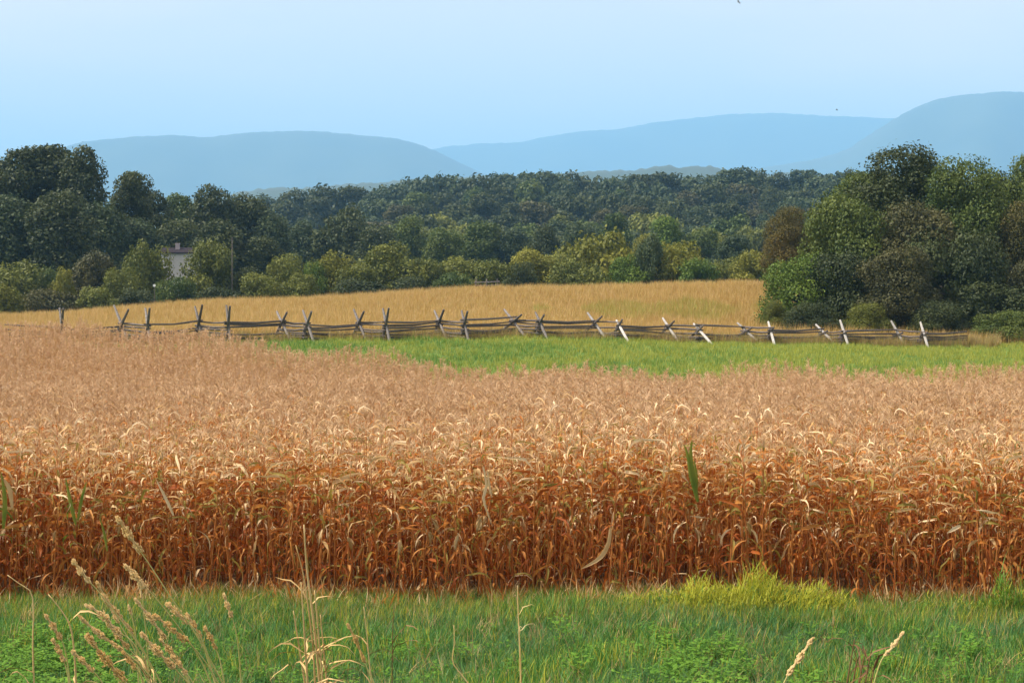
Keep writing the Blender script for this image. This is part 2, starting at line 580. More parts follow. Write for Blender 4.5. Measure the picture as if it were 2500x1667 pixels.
def tassel_geo(seed, n=7):
    r_ = random.Random(seed)
    parts = []
    for k in range(n):
        a = r_.uniform(0, 6.28); ln = r_.uniform(0.10, 0.2); e = R(r_.uniform(45, 88)); z0 = r_.uniform(0, 0.06)
        ps, p = [], Vector((0, 0, z0))
        for q in range(4):
            ps.append(p.copy())
            ee = e - q * r_.uniform(0.1, 0.35)
            p = p + Vector((math.cos(a) * math.cos(ee), math.sin(a) * math.cos(ee), math.sin(ee))) * ln / 3
        v, f = tube(ps, [0.004, 0.006, 0.005, 0.0015], 3, False)
        parts.append((v, f, 0))
    return join(parts)


def ear_geo(seed):
    r_ = random.Random(seed)
    parts = []
    v, f = tube([(0, 0, 0), (0.02, 0, -0.03), (0.05, 0, -0.10), (0.07, 0, -0.17), (0.08, 0, -0.23)], [0.008, 0.022, 0.027, 0.022, 0.005], 6)
    parts.append((v, f, 0))
    for k in range(3):
        v, f = leaf_geo(r_.uniform(0.16, 0.24), 0.05, R(-40), R(-85), r_.uniform(-1, 1), r_.uniform(-1, 1), seed + k, 3)
        rm = Matrix.Rotation(r_.uniform(-1.2, 1.2), 3, 'Z')
        parts.append(([rm @ q for q in v], f, 0))
    return join(parts)


STALK = []
for i in range(6):
    h = 2.05 + 0.07 * i
    (v, f), ps = stalk_geo(h, i)
    STALK.append((mesh('corn_stalk', v, f, [M['stalk']], smooth=True), v, f, ps, h))
TASSEL = []
for i in range(5):
    v, f, _ = tassel_geo(40 + i)
    TASSEL.append((mesh('corn_tassel', v, f, [M['tassel']]), v, f))
EAR = []
for i in range(4):
    v, f, _ = ear_geo(60 + i)
    EAR.append((mesh('corn_ear', v, f, [M['tan' if i % 2 else 'rust']], smooth=True), v, f))


def leafcol(t, r_):
    """Colour of a leaf by its place on the plant: rusty and dead below, bleached above."""
    q = r_.random()
    if r_.random() < 0.10: return 'corn_olive'
    if t < 0.58:
        return 'rust_dark' if q < (0.42 if t > 0.3 else 0.66) else 'rust' if q < 0.90 else 'tan' if q < 0.965 else 'straw'
    if t < 0.84:
        return 'rust_dark' if q < 0.18 else 'rust' if q < 0.60 else 'tan' if q < 0.89 else 'straw'
    return 'rust' if q < 0.14 else 'tan' if q < 0.66 else 'straw' if q < 0.975 else 'corn_green'


def corn_recipe(seed, nleaf=13):
    r_ = random.Random(seed)
    st = r_.randrange(len(STALK))
    h = STALK[st][4]
    ps = STALK[st][3]
    lv = []
    az = r_.uniform(0, 6.28)
    for k in range(nleaf):
        t = 0.10 + 0.88 * k / (nleaf - 1) + r_.uniform(-0.03, 0.03)
        az += math.pi + r_.uniform(-0.7, 0.7)
        li = r_.randrange(len(LEAF)) if (t > 0.5 or r_.random() < 0.35) else len(LEAF) + r_.randrange(len(HANG))
        s = r_.uniform(0.8, 1.15) * (0.72 if t > 0.85 else 1.0)
        f = min(t, 1) * 6
        a = int(min(f, 5)); q = f - a
        p = Vector(ps[a]).lerp(Vector(ps[a + 1]), q)
        lv.append((li, leafcol(t, r_), p, az, s, r_.uniform(-0.25, 0.25)))
    for k in range(3):
        t = r_.uniform(0.15, 0.95)
        f = t * 6; a = int(min(f, 5))
        p = Vector(ps[a]).lerp(Vector(ps[a + 1]), f - a)
        lv.append((len(LEAF) + len(HANG) + r_.randrange(len(CURL)), 'straw' if r_.random() < 0.45 else 'rust', p, r_.uniform(0, 6.28), r_.uniform(0.8, 1.3), 0.0))
    ear = (r_.randrange(len(EAR)), Vector((0, 0, h * r_.uniform(0.42, 0.56))), r_.uniform(0, 6.28)) if r_.random() < 0.3 else None
    return st, lv, r_.randrange(len(TASSEL)), ear, h


RECIPES = [corn_recipe(900 + i) for i in range(16)]
CORN_LABEL = 'dry rust brown corn plant with hanging leaves at the front of the corn field'
CORN_GROUP = 'corn plants along the front of the field'


def corn_plant(x, y, rz, rec, s, label=CORN_LABEL, group=CORN_GROUP, recolor=None):
    st, lv, ta, ear, h = rec
    e = obj('corn_plant', None, loc=(x, y, g1(x, y) - 0.02), rot=(random.uniform(-0.13, 0.13), random.uniform(-0.13, 0.13), rz), scale=(s, s, s))
    e.empty_display_size = 0.1
    tag(e, label, 'corn plant', group)
    obj('stalk', STALK[st][0], e)
    for n_, (li, c, p, az, ls, tilt) in enumerate(lv):
        if recolor and recolor(n_, len(lv)): c = recolor(n_, len(lv))
        obj('leaf', LMESH[(li, c)], e, p, (tilt, 0, az), (ls, ls, ls))
    obj('tassel', TASSEL[ta][0], e, STALK[st][3][-1], (0, 0, random.uniform(0, 6)))
    if ear: obj('ear', EAR[ear[0]][0], e, ear[1], (0, 0, ear[2]))
    return e


n_front = 0
for row, (dy, sp) in enumerate([(25.0, 0.185), (25.45, 0.2), (25.95, 0.21), (26.6, 0.22)]):
    half = dy * 1250 / F + 0.25
    nx = int(2 * half / sp)
    for k in range(nx):
        x = -half + (k + 0.5) * 2 * half / nx + random.uniform(-0.07, 0.07)
        u = 1250 + x / dy * F
        y = dy + random.uniform(-0.14, 0.14) + 0.16 * math.sin(x * 1.3) + 0.12 * math.sin(x * 3.1 + 1) - (0.35 if 2050 < u < 2230 else 0)
        if n_front < 290:
            corn_plant(x, y, random.uniform(0, 6.28), random.choice(RECIPES), random.uniform(0.84, 1.08) + 0.03 * math.sin(x * 1.9) + 0.03 * math.sin(x * 0.63 + 1))
            n_front += 1

# joined plants for the rest of the field
CORNV = []
for i in range(18):
    st, lv, ta, ear, h = corn_recipe(1200 + i, 14)
    mats = [M['stalk'], M['rust_dark'], M['rust'], M['tan'], M['straw'], M['corn_green'], M['tassel'], M['corn_olive']]
    mid = {'rust_dark': 1, 'rust': 2, 'tan': 3, 'straw': 4, 'corn_green': 5, 'corn_olive': 7}
    parts = [(STALK[st][1], STALK[st][2], 0)]
    for li, c, p, az, s, tilt in lv:
        mt = Matrix.Translation(p) @ Euler((tilt, 0, az)).to_matrix().to_4x4() @ Matrix.Scale(s, 4)
        v, f = ALL_LEAF[li]
        parts.append(([mt @ q for q in v], f, mid[c]))
    mt = Matrix.Translation(STALK[st][3][-1])
    parts.append(([mt @ Vector(q) for q in TASSEL[ta][1]], TASSEL[ta][2], 6))
    if ear:
        mt = Matrix.Translation(ear[1]) @ Matrix.Rotation(ear[2], 4, 'Z')
        parts.append(([mt @ Vector(q) for q in EAR[ear[0]][1]], EAR[ear[0]][2], 3 if ear[0] % 2 else 2))
    V_, F_, mi = join(parts)
    CORNV.append(mesh('corn_mass', V_, F_, mats, mi, smooth=True))
for i in range(10):
    st, lv, ta, ear, h = corn_recipe(1500 + i, 13)
    r_ = random.Random(i)
    parts = [(STALK[st][1], STALK[st][2], 3)]
    for li, c, p, az, s, tilt in lv:
        up = p.z / h
        if up > 0.55:
            c = 'tan' if r_.random() < 0.86 else 'rust'
            s *= 0.62
        mt = Matrix.Translation(p) @ Euler((tilt, 0, az)).to_matrix().to_4x4() @ Matrix.Scale(s, 4)
        v, f = ALL_LEAF[li]
        parts.append(([mt @ q for q in v], f, mid[c]))
    for k in range(3):
        mt = Matrix.Translation(Vector(STALK[st][3][-1]) - Vector((0, 0, 0.12 * k))) @ Matrix.Rotation(2.1 * k, 4, 'Z') @ Matrix.Scale(1.15, 4)
        parts.append(([mt @ Vector(q) for q in TASSEL[(ta + k) % len(TASSEL)][1]], TASSEL[(ta + k) % len(TASSEL)][2], 6))
    V_, F_, mi = join(parts)
    CORNV.append(mesh('corn_mass', V_, F_, mats, mi, smooth=True))
CL = lib('corn_variant', CORNV)
xs, ys = [], []
y = 26.6
while y < 104:
    half = y * 1300 / F + 6.0
    sp = 0.19 if y < 60 else 0.21
    nx = int(2 * half / sp)
    x = np.linspace(-half, half, nx) + RNG.uniform(-0.09, 0.09, nx)
    yy = np.full(nx, y) + RNG.uniform(-0.16, 0.16, nx)
    u = 1250 + F * x / yy
    k = yy < np.interp(u, CORN_U, CORN_D) + 1.2 * np.sin(x * 0.7) + RNG.uniform(-0.8, 0.8, nx)
    xs.append(x[k]); ys.append(yy[k])
    y += 0.36 if y < 31 else 0.5
for dy in (25.0, 25.45, 25.95, 26.3):
    for sg in (-1, 1):
        x = sg * (dy * 1250 / F + 0.3 + np.arange(0, 5.6, 0.2)); xs.append(x); ys.append(np.full(len(x), dy) + RNG.uniform(-0.1, 0.1, len(x)))
cx, cy = np.concatenate(xs), np.concatenate(ys)
n = len(cx)
P = place(cx, cy); P[:, 2] -= 0.02
rot = np.stack([RNG.uniform(-0.1, 0.1, n), RNG.uniform(-0.1, 0.1, n), RNG.uniform(0, 6.28, n)], 1)
scatter('corn_field', P, rot, RNG.uniform(0.84, 1.07, n) + 0.035 * np.sin(cx * 0.7 + np.sin(cy * 0.5)) + 0.025 * np.sin(cy * 0.9 + cx * 0.3), np.where(RNG.random(n) < np.clip((cy - 28) / 14, 0, 1), RNG.integers(18, 28, n), RNG.integers(0, 18, n)), CL,
        'wide field of dry tan corn behind the front rows', 'corn field')
print('corn', n_front, n)

# a few plants one can single out
def single_corn(px, d, rec, s, label, recolor=None, rz=0.0):
    x = (px - 1250) / F * d
    return corn_plant(x, d, rz, rec, s, label, None, recolor)


def strap(name, parent_world, pts, width, mat, parent):
    """A single large leaf through world points, as a part of parent."""
    inv = parent.matrix_basis.inverted()
    V, Fc = [], []
    n_ = len(pts)
    for i, p in enumerate(pts):
        t = (pts[min(i + 1, n_ - 1)] - pts[max(i - 1, 0)]).normalized()
        b = t.cross(Vector((0.15, -1, 0.2))).normalized()
        wd = width * 0.5 * (0.5 + 1.6 * i / n_ if i < n_ * 0.3 else 1.0) * max(0.08, 1 - (i / (n_ - 1)) ** 3)
        V += [inv @ (p + b * wd), inv @ (p + Vector((0, 0.012, 0))), inv @ (p - b * wd)]
        if i < n_ - 1:
            k = 3 * i
            Fc += [(k, k + 1, k + 4, k + 3), (k + 1, k + 2, k + 5, k + 4)]
    o = obj(name, mesh(name, V, Fc, [M[mat]], smooth=True), parent)
    return o


def curve_pts(pix, d, n=9):
    """Smooth run of points through photo pixels at depth d."""
    P_ = [at(a, b, d + (c if len(q) > 2 else 0)) for q in pix for (a, b, c) in [(q[0], q[1], q[2] if len(q) > 2 else 0)]]
    if len(P_) == 2:
        return [P_[0].lerp(P_[1], i / (n - 1)) for i in range(n)]
    res = []
    m = len(P_) - 1
    for i in range(n):
        t = i / (n - 1) * m
        a = min(int(t), m - 1); q = t - a
        p0, p1, p2, p3 = P_[max(a - 1, 0)], P_[a], P_[a + 1], P_[min(a + 2, m)]
        res.append(0.5 * ((2 * p1) + (p2 - p0) * q + (2 * p0 - 5 * p1 + 4 * p2 - p3) * q * q + (3 * p1 - p0 - 3 * p2 + p3) * q ** 3))
    return res


c1 = single_corn(1705, 25.3, RECIPES[3], 1.0, 'corn plant with one upright bright green leaf right of centre')
strap('leaf', None, curve_pts([(1704, 1225), (1692, 1160), (1686, 1110), (1690, 1072)], 24.85), 0.075, 'corn_green', c1)
strap('leaf', None, curve_pts([(1702, 1222), (1688, 1165), (1680, 1115), (1670, 1085)], 24.83), 0.07, 'corn_green', c1)
strap('leaf', None, curve_pts([(1700, 1215), (1700, 1160), (1694, 1120)], 24.88), 0.05, 'corn_green', c1)
c2 = single_corn(1488, 24.85, RECIPES[5], 0.95, 'corn plant with a long pale leaf curling down near the grass')
strap('leaf', None, curve_pts([(1490, 1290), (1486, 1325), (1468, 1358), (1442, 1376), (1418, 1388)], 24.6), 0.07, 'tan', c2)
c3 = single_corn(1185, 24.9, RECIPES[7], 1.03, 'corn plant with two pale looping leaves below its top at centre')
strap('leaf', None, curve_pts([(1180, 1140), (1188, 1185), (1180, 1215), (1190, 1250), (1202, 1285)], 24.65), 0.045, 'straw', c3)
strap('leaf', None, curve_pts([(1190, 1150), (1196, 1190), (1203, 1222)], 24.66), 0.035, 'straw', c3)
c4 = single_corn(178, 24.9, RECIPES[1], 0.98, 'half green corn plant with several upright green leaves at left',
                 lambda i, n_: 'corn_green' if i in (4, 5, 6, 7) else None)
strap('leaf', None, curve_pts([(185, 1280), (172, 1225), (160, 1165)], 24.65), 0.06, 'corn_green', c4)
strap('leaf', None, curve_pts([(190, 1270), (200, 1215), (212, 1175)], 24.66), 0.05, 'corn_green', c4)
c5 = single_corn(12, 24.9, RECIPES[2], 1.0, 'greenish corn plant cut by the left edge of the picture',
                 lambda i, n_: 'corn_green' if i in (4, 5, 7) else None)
strap('leaf', None, curve_pts([(8, 1290), (12, 1220), (2, 1150)], 24.65), 0.07, 'corn_green', c5)
strap('leaf', None, curve_pts([(30, 1240), (22, 1190), (4, 1165)], 24.66), 0.07, 'tan', c5)
c6 = single_corn(410, 24.85, RECIPES[9], 1.0, 'corn plant with a pale stiff leaf slanting up to the left')
strap('leaf', None, curve_pts([(424, 1258), (404, 1215), (380, 1168)], 24.6), 0.045, 'straw', c6)
c7 = single_corn(2405, 24.9, RECIPES[11], 1.0, 'corn plant with short pale broken leaf near right edge')
strap('leaf', None, curve_pts([(2345, 1283), (2330, 1290), (2312, 1301)], 24.6, 5), 0.06, 'straw', c7)
c8 = single_corn(245, 24.8, RECIPES[13], 0.8, 'short corn plant with one narrow yellow green leaf at left')
strap('leaf', None, curve_pts([(262, 1345), (254, 1300), (244, 1265)], 24.55), 0.04, 'corn_green', c8)


# ------------------------------------------------------------------ grass and crops
def blade(p, az, h, wd, lean, droop, n=3):
    V, Fc = [], []
    q = Vector(p)
    e = R(90) - lean
    b = Vector((-math.sin(az), math.cos(az), 0))
    for i in range(n + 1):
        s = i / n
        ww = wd * 0.5 * (1 - s * 0.97)
        V += [q + b * ww, q - b * ww]
        ee = e - droop * s * s
        q = q + Vector((math.cos(az) * math.cos(ee), math.sin(az) * math.cos(ee), math.sin(ee))) * h / n
        if i < n:
            k = 2 * i
            Fc.append((k, k + 1, k + 3, k + 2))
    return V, Fc


def tuft(seed, nb, h, wd, spread, lean, droop, mats, weights, n=3):
    r_ = random.Random(seed)
    parts = []
    for _ in range(nb):
        a = r_.uniform(0, 6.28); q = spread * math.sqrt(r_.random())
        b2 = r_.uniform(0, 6.28)
        v, f = blade((q * math.cos(b2), q * math.sin(b2), -0.01), a, h * r_.uniform(0.55, 1.2), wd * r_.uniform(0.7, 1.3), r_.uniform(0, lean), r_.uniform(0, droop), n)
        parts.append((v, f, r_.choices(range(len(mats)), weights)[0]))
    V_, F_, mi = join(parts)
    return mesh('tuft', V_, F_, [M[m] for m in mats], mi, smooth=True)


def scat_pts(name, pts, variants, smin, smax, label, cat, tilt=0.12, coll=None, idx=None, mul=1.0):
    n_ = len(pts)
    rot_ = np.stack([RNG.uniform(-tilt, tilt, n_), RNG.uniform(-tilt, tilt, n_), RNG.uniform(0, 6.28, n_)], 1)
    return scatter(name, pts, rot_, RNG.uniform(smin, smax, n_) * mul, RNG.integers(0, len(variants), n_) if idx is None else idx, coll or lib(name + '_v', variants), label, cat)


# foreground meadow between the camera's bank and the corn
FG = [tuft(10 + i, 22, 0.23, 0.014, 0.12, 0.9, 1.3, ['grass', 'grass_blue', 'grass_yellow', 'dry_grass'], w_) for i in range(8) for w_ in [[[12, 84, 2, 2], [20, 72, 3, 5], [35, 58, 4, 3], [50, 40, 6, 4], [62, 28, 8, 2], [78, 12, 8, 2], [82, 4, 11, 3], [74, 2, 19, 5]][i]]]
x, d, u = pts_in(19000, 6.0, 25.0, -950, 3450)
pn = np.sin(x * 1.7 + 1.5 * np.sin(d * 1.1)) + np.sin(x * 0.6 - d * 1.3 + 2 * np.sin(x * 0.9)) + 0.6 * np.sin(x * 4.1 + d * 3.3)
pk = np.clip((pn + RNG.normal(0, 0.9, len(x)) + 3) / 6, 0, 0.999)
scat_pts('meadow_grass', place(x, d), FG, 0.55, 1.25, 'green grass growing in front of the corn field', 'grass', tilt=0.3,
         idx=(pk * 8).astype(int), mul=0.72 + 0.5 * pk)
# old thatch and brown stems between the grass
TH = [tuft(35 + i, 9, 0.30, 0.010, 0.10, 1.0, 1.2, ['dry_grass', 'weed_brown', 'stem_dry'], [60, 20, 20]) for i in range(4)]
x, d, u = pts_in(900, 12.0, 24.6, -300, 2800)
scat_pts('dead_thatch', place(x, d), TH, 0.6, 1.3, 'scattered dead straw blades among the foreground grass', 'dry grass', tilt=0.4)
# yellower grass at the corn's foot
FY = [tuft(30 + i, 24, 0.22, 0.009, 0.14, 0.8, 1.2, ['grass_yellow', 'grass', 'dry_grass'], [48, 42, 10]) for i in range(5)]
x, d, u = pts_in(8200, 22.6, 25.35, -900, 3400, lambda u, d, x: RNG.random(len(u)) < np.clip((d - 22.6) / 2.2, 0, 1))
scat_pts('yellowing_grass', place(x, d), FY, 0.7, 1.2, 'yellow green grass along the foot of the corn', 'grass')


FL = [tuft(130 + i, 10, 0.34, 0.028, 0.2, 1.35, 1.2, ['tan', 'rust', 'straw', 'dry_grass'], [35, 35, 12, 18]) for i in range(5)]
x, d, u = pts_in(800, 24.35, 25.5, -500, 3000)
scat_pts('fallen_leaves', place(x, d), FL, 0.5, 1.25, 'fallen dry corn leaves and straw along the foot of the corn', 'dry leaves', tilt=0.5)


# broadleaf weeds
def weed(seed, nl, h):
    r_ = random.Random(seed)
    parts = []
    for _ in range(nl):
        a = r_.uniform(0, 6.28); q = 0.16 * math.sqrt(r_.random()); z = h * r_.uniform(0.25, 1)
        b2 = r_.uniform(0, 6.28); s = r_.uniform(0.014, 0.042)
        t = Vector((math.cos(a), math.sin(a), r_.uniform(-0.5, 0.4))).normalized()
        b = t.cross(Vector((0, 0, 1))).normalized()
        p = Vector((q * math.cos(b2), q * math.sin(b2), z))
        nn = t.cross(b)
        V_ = [p, p + t * s * 0.8 + b * s * 0.62 + nn * s * 0.2, p + t * s * 1.9, p + t * s * 0.8 - b * s * 0.62 + nn * s * 0.2, p + t * s * 0.9]
        parts.append((V_, [(0, 4, 1), (1, 4, 2), (2, 4, 3), (3, 4, 0)], 0))
    for _ in range(6):
        a = r_.uniform(0, 6.28)
        v, f = blade((0, 0, -0.02), a, h * r_.uniform(0.7, 1), 0.008, 0.4, 0.3)
        parts.append((v, f, 0))
    V_, F_, mi = join(parts)
    return mesh('weed', V_, F_, [M['weed']], mi)


WD = [weed(500 + i, 60, 0.27) for i in range(6)]
x, d, u = pts_in(2000, 15.0, 22.0, -150, 2650,
                 lambda u, d, x: RNG.random(len(u)) < np.where(d > 20.6, 0.4, 1.0) * np.clip(np.maximum.reduce([1.0 - np.abs(u - 130) / 300, 0.8 - np.abs(u - 1720) / 230, 0.35 - np.abs(u - 2420) / 300]), 0.10, 1))
scat_pts('leafy_weeds', place(x, d), WD, 0.7, 1.2, 'bright green broadleaf weeds low among the foreground grass', 'weeds')

# grass strip before the fence
GS = [tuft(50 + i, 18, 0.30, 0.022, 0.22, 0.7, 0.9, ['grass_strip', 'grass', 'grass_yellow'], [46, 50, 4] if i < 3 else [64, 4, 32], 2) for i in range(6)]
x, d, u = pts_in(28000, 80, 132, -120, 2950,
                 lambda u, d, x: (d > np.interp(u, CORN_U, CORN_D) + 1.0) & (d < np.interp(u, FEN_U, FEN_D) + 1.5) & (u > 560 + 90 * np.sin(d)))
yl = np.clip((u - 500) / 1500, 0.05, 0.95) + 0.35 * np.sin(x * 0.5 + 2 * np.sin(d * 0.35)) + np.where(d > 108, 0.3, 0)
scat_pts('strip_grass', place(x, d), GS, 0.7, 1.3, idx=RNG.integers(0, 3, len(x)) + 3 * (RNG.random(len(x)) < yl), label='bright green grass strip between the corn and the fence', cat='grass')
# tall dry grass along the fence
DG = [tuft(70 + i, 20, 0.75, 0.022, 0.2, 0.4, 0.8, ['dry_grass', 'gold_olive', 'grass_strip'], [60, 25, 15], 3) for i in range(6)]
x, d, u = pts_in(90000, 104, 130, 300, 2440,
                 lambda u, d, x: (np.abs(d - np.interp(u, FEN_U, FEN_D) - 0.6) < 1.6) & (RNG.random(len(u)) < np.interp(u, [300, 700, 1150, 1300, 1500, 1750, 1900, 2440], [.2, .25, .35, .3, .4, .6, 1, .9]) * 0.5))
scat_pts('dry_fence_grass', place(x, d), DG, 0.6, 1.15, 'tall dry grass growing along the rail fence', 'dry grass')
print('drygrass', len(x))

# golden crop beyond the fence
GC = [tuft(90 + i, 22, 0.85, 0.035, 0.28, 0.45, 1.0, ['gold', 'gold_olive', 'tan'], [[60, 30, 10], [30, 62, 8], [70, 8, 22], [50, 40, 10]][i % 4], 3) for i in range(8)]
x, d, u = pts_in(48000, 105, CREST, -350, 2950, lambda u, d, x: (d > np.interp(u, FEN_U, FEN_D) + 2.2))
scat_pts('golden_crop', place(x, d), GC, 0.65, 1.15, 'golden dry crop rising beyond the rail fence to the bushes', 'crop field')
# olive patches in that crop
GO = [tuft(110 + i, 22, 0.85, 0.035, 0.28, 0.45, 1.0, ['gold_olive', 'grass_strip'], [65, 35], 3) for i in range(4)]
x, d, u = pts_in(26000, 115, 178, 1300, 2000,
                 lambda u, d, x: (np.hypot((u - 1620) / 260, (d - 146) / 9) < 1.0 + 0.3 * np.sin(x * 0.9)) & (RNG.random(len(u)) < 0.5))
scat_pts('olive_crop_patch', place(x, d), GO, 0.7, 1.15, 'olive green weedy patch within the golden crop', 'weeds')


# ------------------------------------------------------------------ trees
def crown(seed, nblob, nleaf, leaf, form='broad', asp=1.7):
    """Crown of radius 1 and height 1, lumps round once the height is stretched to asp; returns mesh arrays."""
    rng = np.random.default_rng(seed)
    C, Rr = [], []
    while len(C) < nblob:
        t = rng.uniform(0.0, 1.0)
        if form == 'bush':
            env = math.sqrt(max(0, 1 - (max(0, t - 0.3) / 0.74) ** 2))
        else:
            env = (0.72 + 0.28 * math.sin(math.pi * min(1, t * 1.1))) * math.sqrt(max(0, 1 - (max(0, t - 0.62) / 0.42) ** 2))
        a = rng.uniform(0, 2 * math.pi)
        q = env * math.sqrt(rng.uniform(0.15, 1)) * 0.8
        r = 0.11 + 0.27 * rng.random() ** 1.4
        C.append((q * math.cos(a), q * math.sin(a), t * (asp - 0.3) + 0.06))
        Rr.append(r)
    C = np.array(C); Rr = np.array(Rr)
    tone_b = rng.uniform(-0.2, 0.2, nblob)
    pr = Rr ** 2 / np.sum(Rr ** 2)
    b = rng.choice(nblob, nleaf * 3, p=pr)
    nrm = rng.normal(0, 1, (nleaf * 3, 3)); nrm /= np.linalg.norm(nrm, axis=1)[:, None]
    rad = Rr[b] * np.clip(rng.normal(0.98, 0.2, nleaf * 3), 0.6, 1.75)
    Pp = C[b] + nrm * rad[:, None] * np.array([1, 1, 0.85])
    # keep what is not buried deep inside other lumps
    dm = np.full(len(Pp), 9.0)
    for c_, r__ in zip(C, Rr):
        dm = np.minimum(dm, np.linalg.norm(Pp - c_, axis=1) / r__)
    keep = dm > 0.58
    keep &= Pp[:, 2] > 0.0
    keep = np.where(keep)[0][:nleaf]
    Pp, nrm, b = Pp[keep], nrm[keep], b[keep]
    m = len(Pp)
    dirn = nrm + rng.normal(0, 0.7, (m, 3)) + np.array([0, 0, 0.25])
    dirn /= np.linalg.norm(dirn, axis=1)[:, None]
    t1 = np.cross(dirn, rng.normal(0, 1, (m, 3))); t1 /= np.linalg.norm(t1, axis=1)[:, None]
    t2 = np.cross(dirn, t1)
    s = leaf * rng.uniform(0.55, 1.25, m)[:, None]
    V_ = np.stack([Pp + t1 * s, Pp + t2 * s * 0.62 + dirn * s * 0.15, Pp - t1 * s, Pp - t2 * s * 0.62 + dirn * s * 0.15], 1).reshape(-1, 3)
    V_[:, 2] /= np.percentile(V_[:, 2], 99.7)
    V_[:, :2] /= np.percentile(np.hypot(V_[:, 0], V_[:, 1]), 98)
    F_ = np.arange(4 * m).reshape(-1, 4)
    tone = np.repeat(tone_b[b] + rng.uniform(-0.15, 0.15, m), 4)
    return V_, F_, tone


def trunk_geo(seed):
    """Trunk with limbs, in units where the tree is 1 high and the crown radius 1."""
    r_ = random.Random(seed)
    parts = []
    top = Vector((r_.uniform(-0.1, 0.1), r_.uniform(-0.1, 0.1), 0.78))
    ps = [Vector((0, 0, -0.02)), Vector((0, 0, 0.12)), top * 0.5, top]
    v, f = tube(ps, [0.085, 0.062, 0.045, 0.012], 7)
    parts.append((v, f, 0))
    for k in range(6):
        a = k * 1.05 + r_.uniform(-0.4, 0.4); z0 = r_.uniform(0.2, 0.5); q = r_.uniform(0.45, 0.75)
        p0 = top * (z0 / 0.78)
        p2 = Vector((math.cos(a) * q, math.sin(a) * q, z0 + r_.uniform(0.15, 0.32)))
        p1 = p0.lerp(p2, 0.5) + Vector((0, 0, 0.05))
        v, f = tube([p0, p1, p2], [0.032, 0.022, 0.006], 5)
        parts.append((v, f, 0))
    V_, F_, mi = join(parts)
    return mesh('trunk', V_, F_, [M['bark']], smooth=True)


TRUNK = [trunk_geo(i) for i in range(4)]
CG, NV, ASPS = {}, {'near': 3, 'nearbush': 4, 'bush': 6, 'mid': 4, 'far': 7}, {'near': (1.8, 2.8), 'nearbush': (1.4, 2.2), 'bush': (1.2, 1.8), 'mid': (1.9, 3.2, 4.6), 'far': (1.5, 2.4)}
_sp = {'near': (84, 25000, 0.029, 'broad'), 'nearbush': (66, 21000, 0.030, 'bush'), 'bush': (46, 8500, 0.045, 'bush'),
       'mid': (56, 8500, 0.050, 'broad'), 'far': (40, 4200, 0.070, 'bush')}
CM = {}
TREE_N = 0


def tree(px, top, d, wpx, kind, col, label, cat='tree', group=None, base_frac=None, name=None, drop=0.0):
    """A tree or bush at column px and depth d whose top is at photo row top and whose crown is wpx wide."""
    global TREE_N
    TREE_N += 1
    i = TREE_N * 5 % NV[kind]
    p = at(px, top, d)
    z0 = g1(p.x, p.y) - drop
    H = max(p.z - z0, 1.0)
    rad = wpx / F * d / 2 * (1.22 if kind == 'bush' else 1.0)
    bush = kind in ('bush', 'nearbush')
    bf = base_frac if base_frac is not None else (0.02 if bush or kind == 'far' else 0.10)
    ai = min(range(len(ASPS[kind])), key=lambda q: abs(math.log(ASPS[kind][q] / (H * (1 - bf) / rad))))
    if (kind, ai, i) not in CM:
        q_ = ASPS[kind][ai] / 1.7
        nb_, nl_, lf_, fm_ = _sp[kind]
        V_, F_, tone = crown(1000 * ai + 20 + 13 * i + len(kind), int(nb_ * q_), int(nl_ * q_), lf_, fm_, ASPS[kind][ai])
        CM[kind, ai, i] = mesh('crown_' + kind, V_, F_, [M['t_' + col]], attr=tone)
    nm = name or ('bush' if bush else 'tree')
    e = obj(nm, None, loc=(p.x, p.y, z0), rot=(0, 0, random.uniform(0, 6.28)))
    e.empty_display_size = 0.3
    tag(e, label, cat, group)
    k = 1.0
    cr = obj('crown', CM[kind, ai, i], e, (0, 0, H * bf), None, (rad * 1.0, rad * 1.0, H * (1 - bf) * k))
    cr.material_slots[0].link = 'OBJECT'
    cr.material_slots[0].material = M['t_' + col]
    obj('trunk', TRUNK[TREE_N % 4], e, (0, 0, 0), (0, 0, random.uniform(0, 6)), (rad * 0.8, rad * 0.8, H * 0.85) if not bush else (rad * 0.5, rad * 0.5, H * 0.7))
    return e


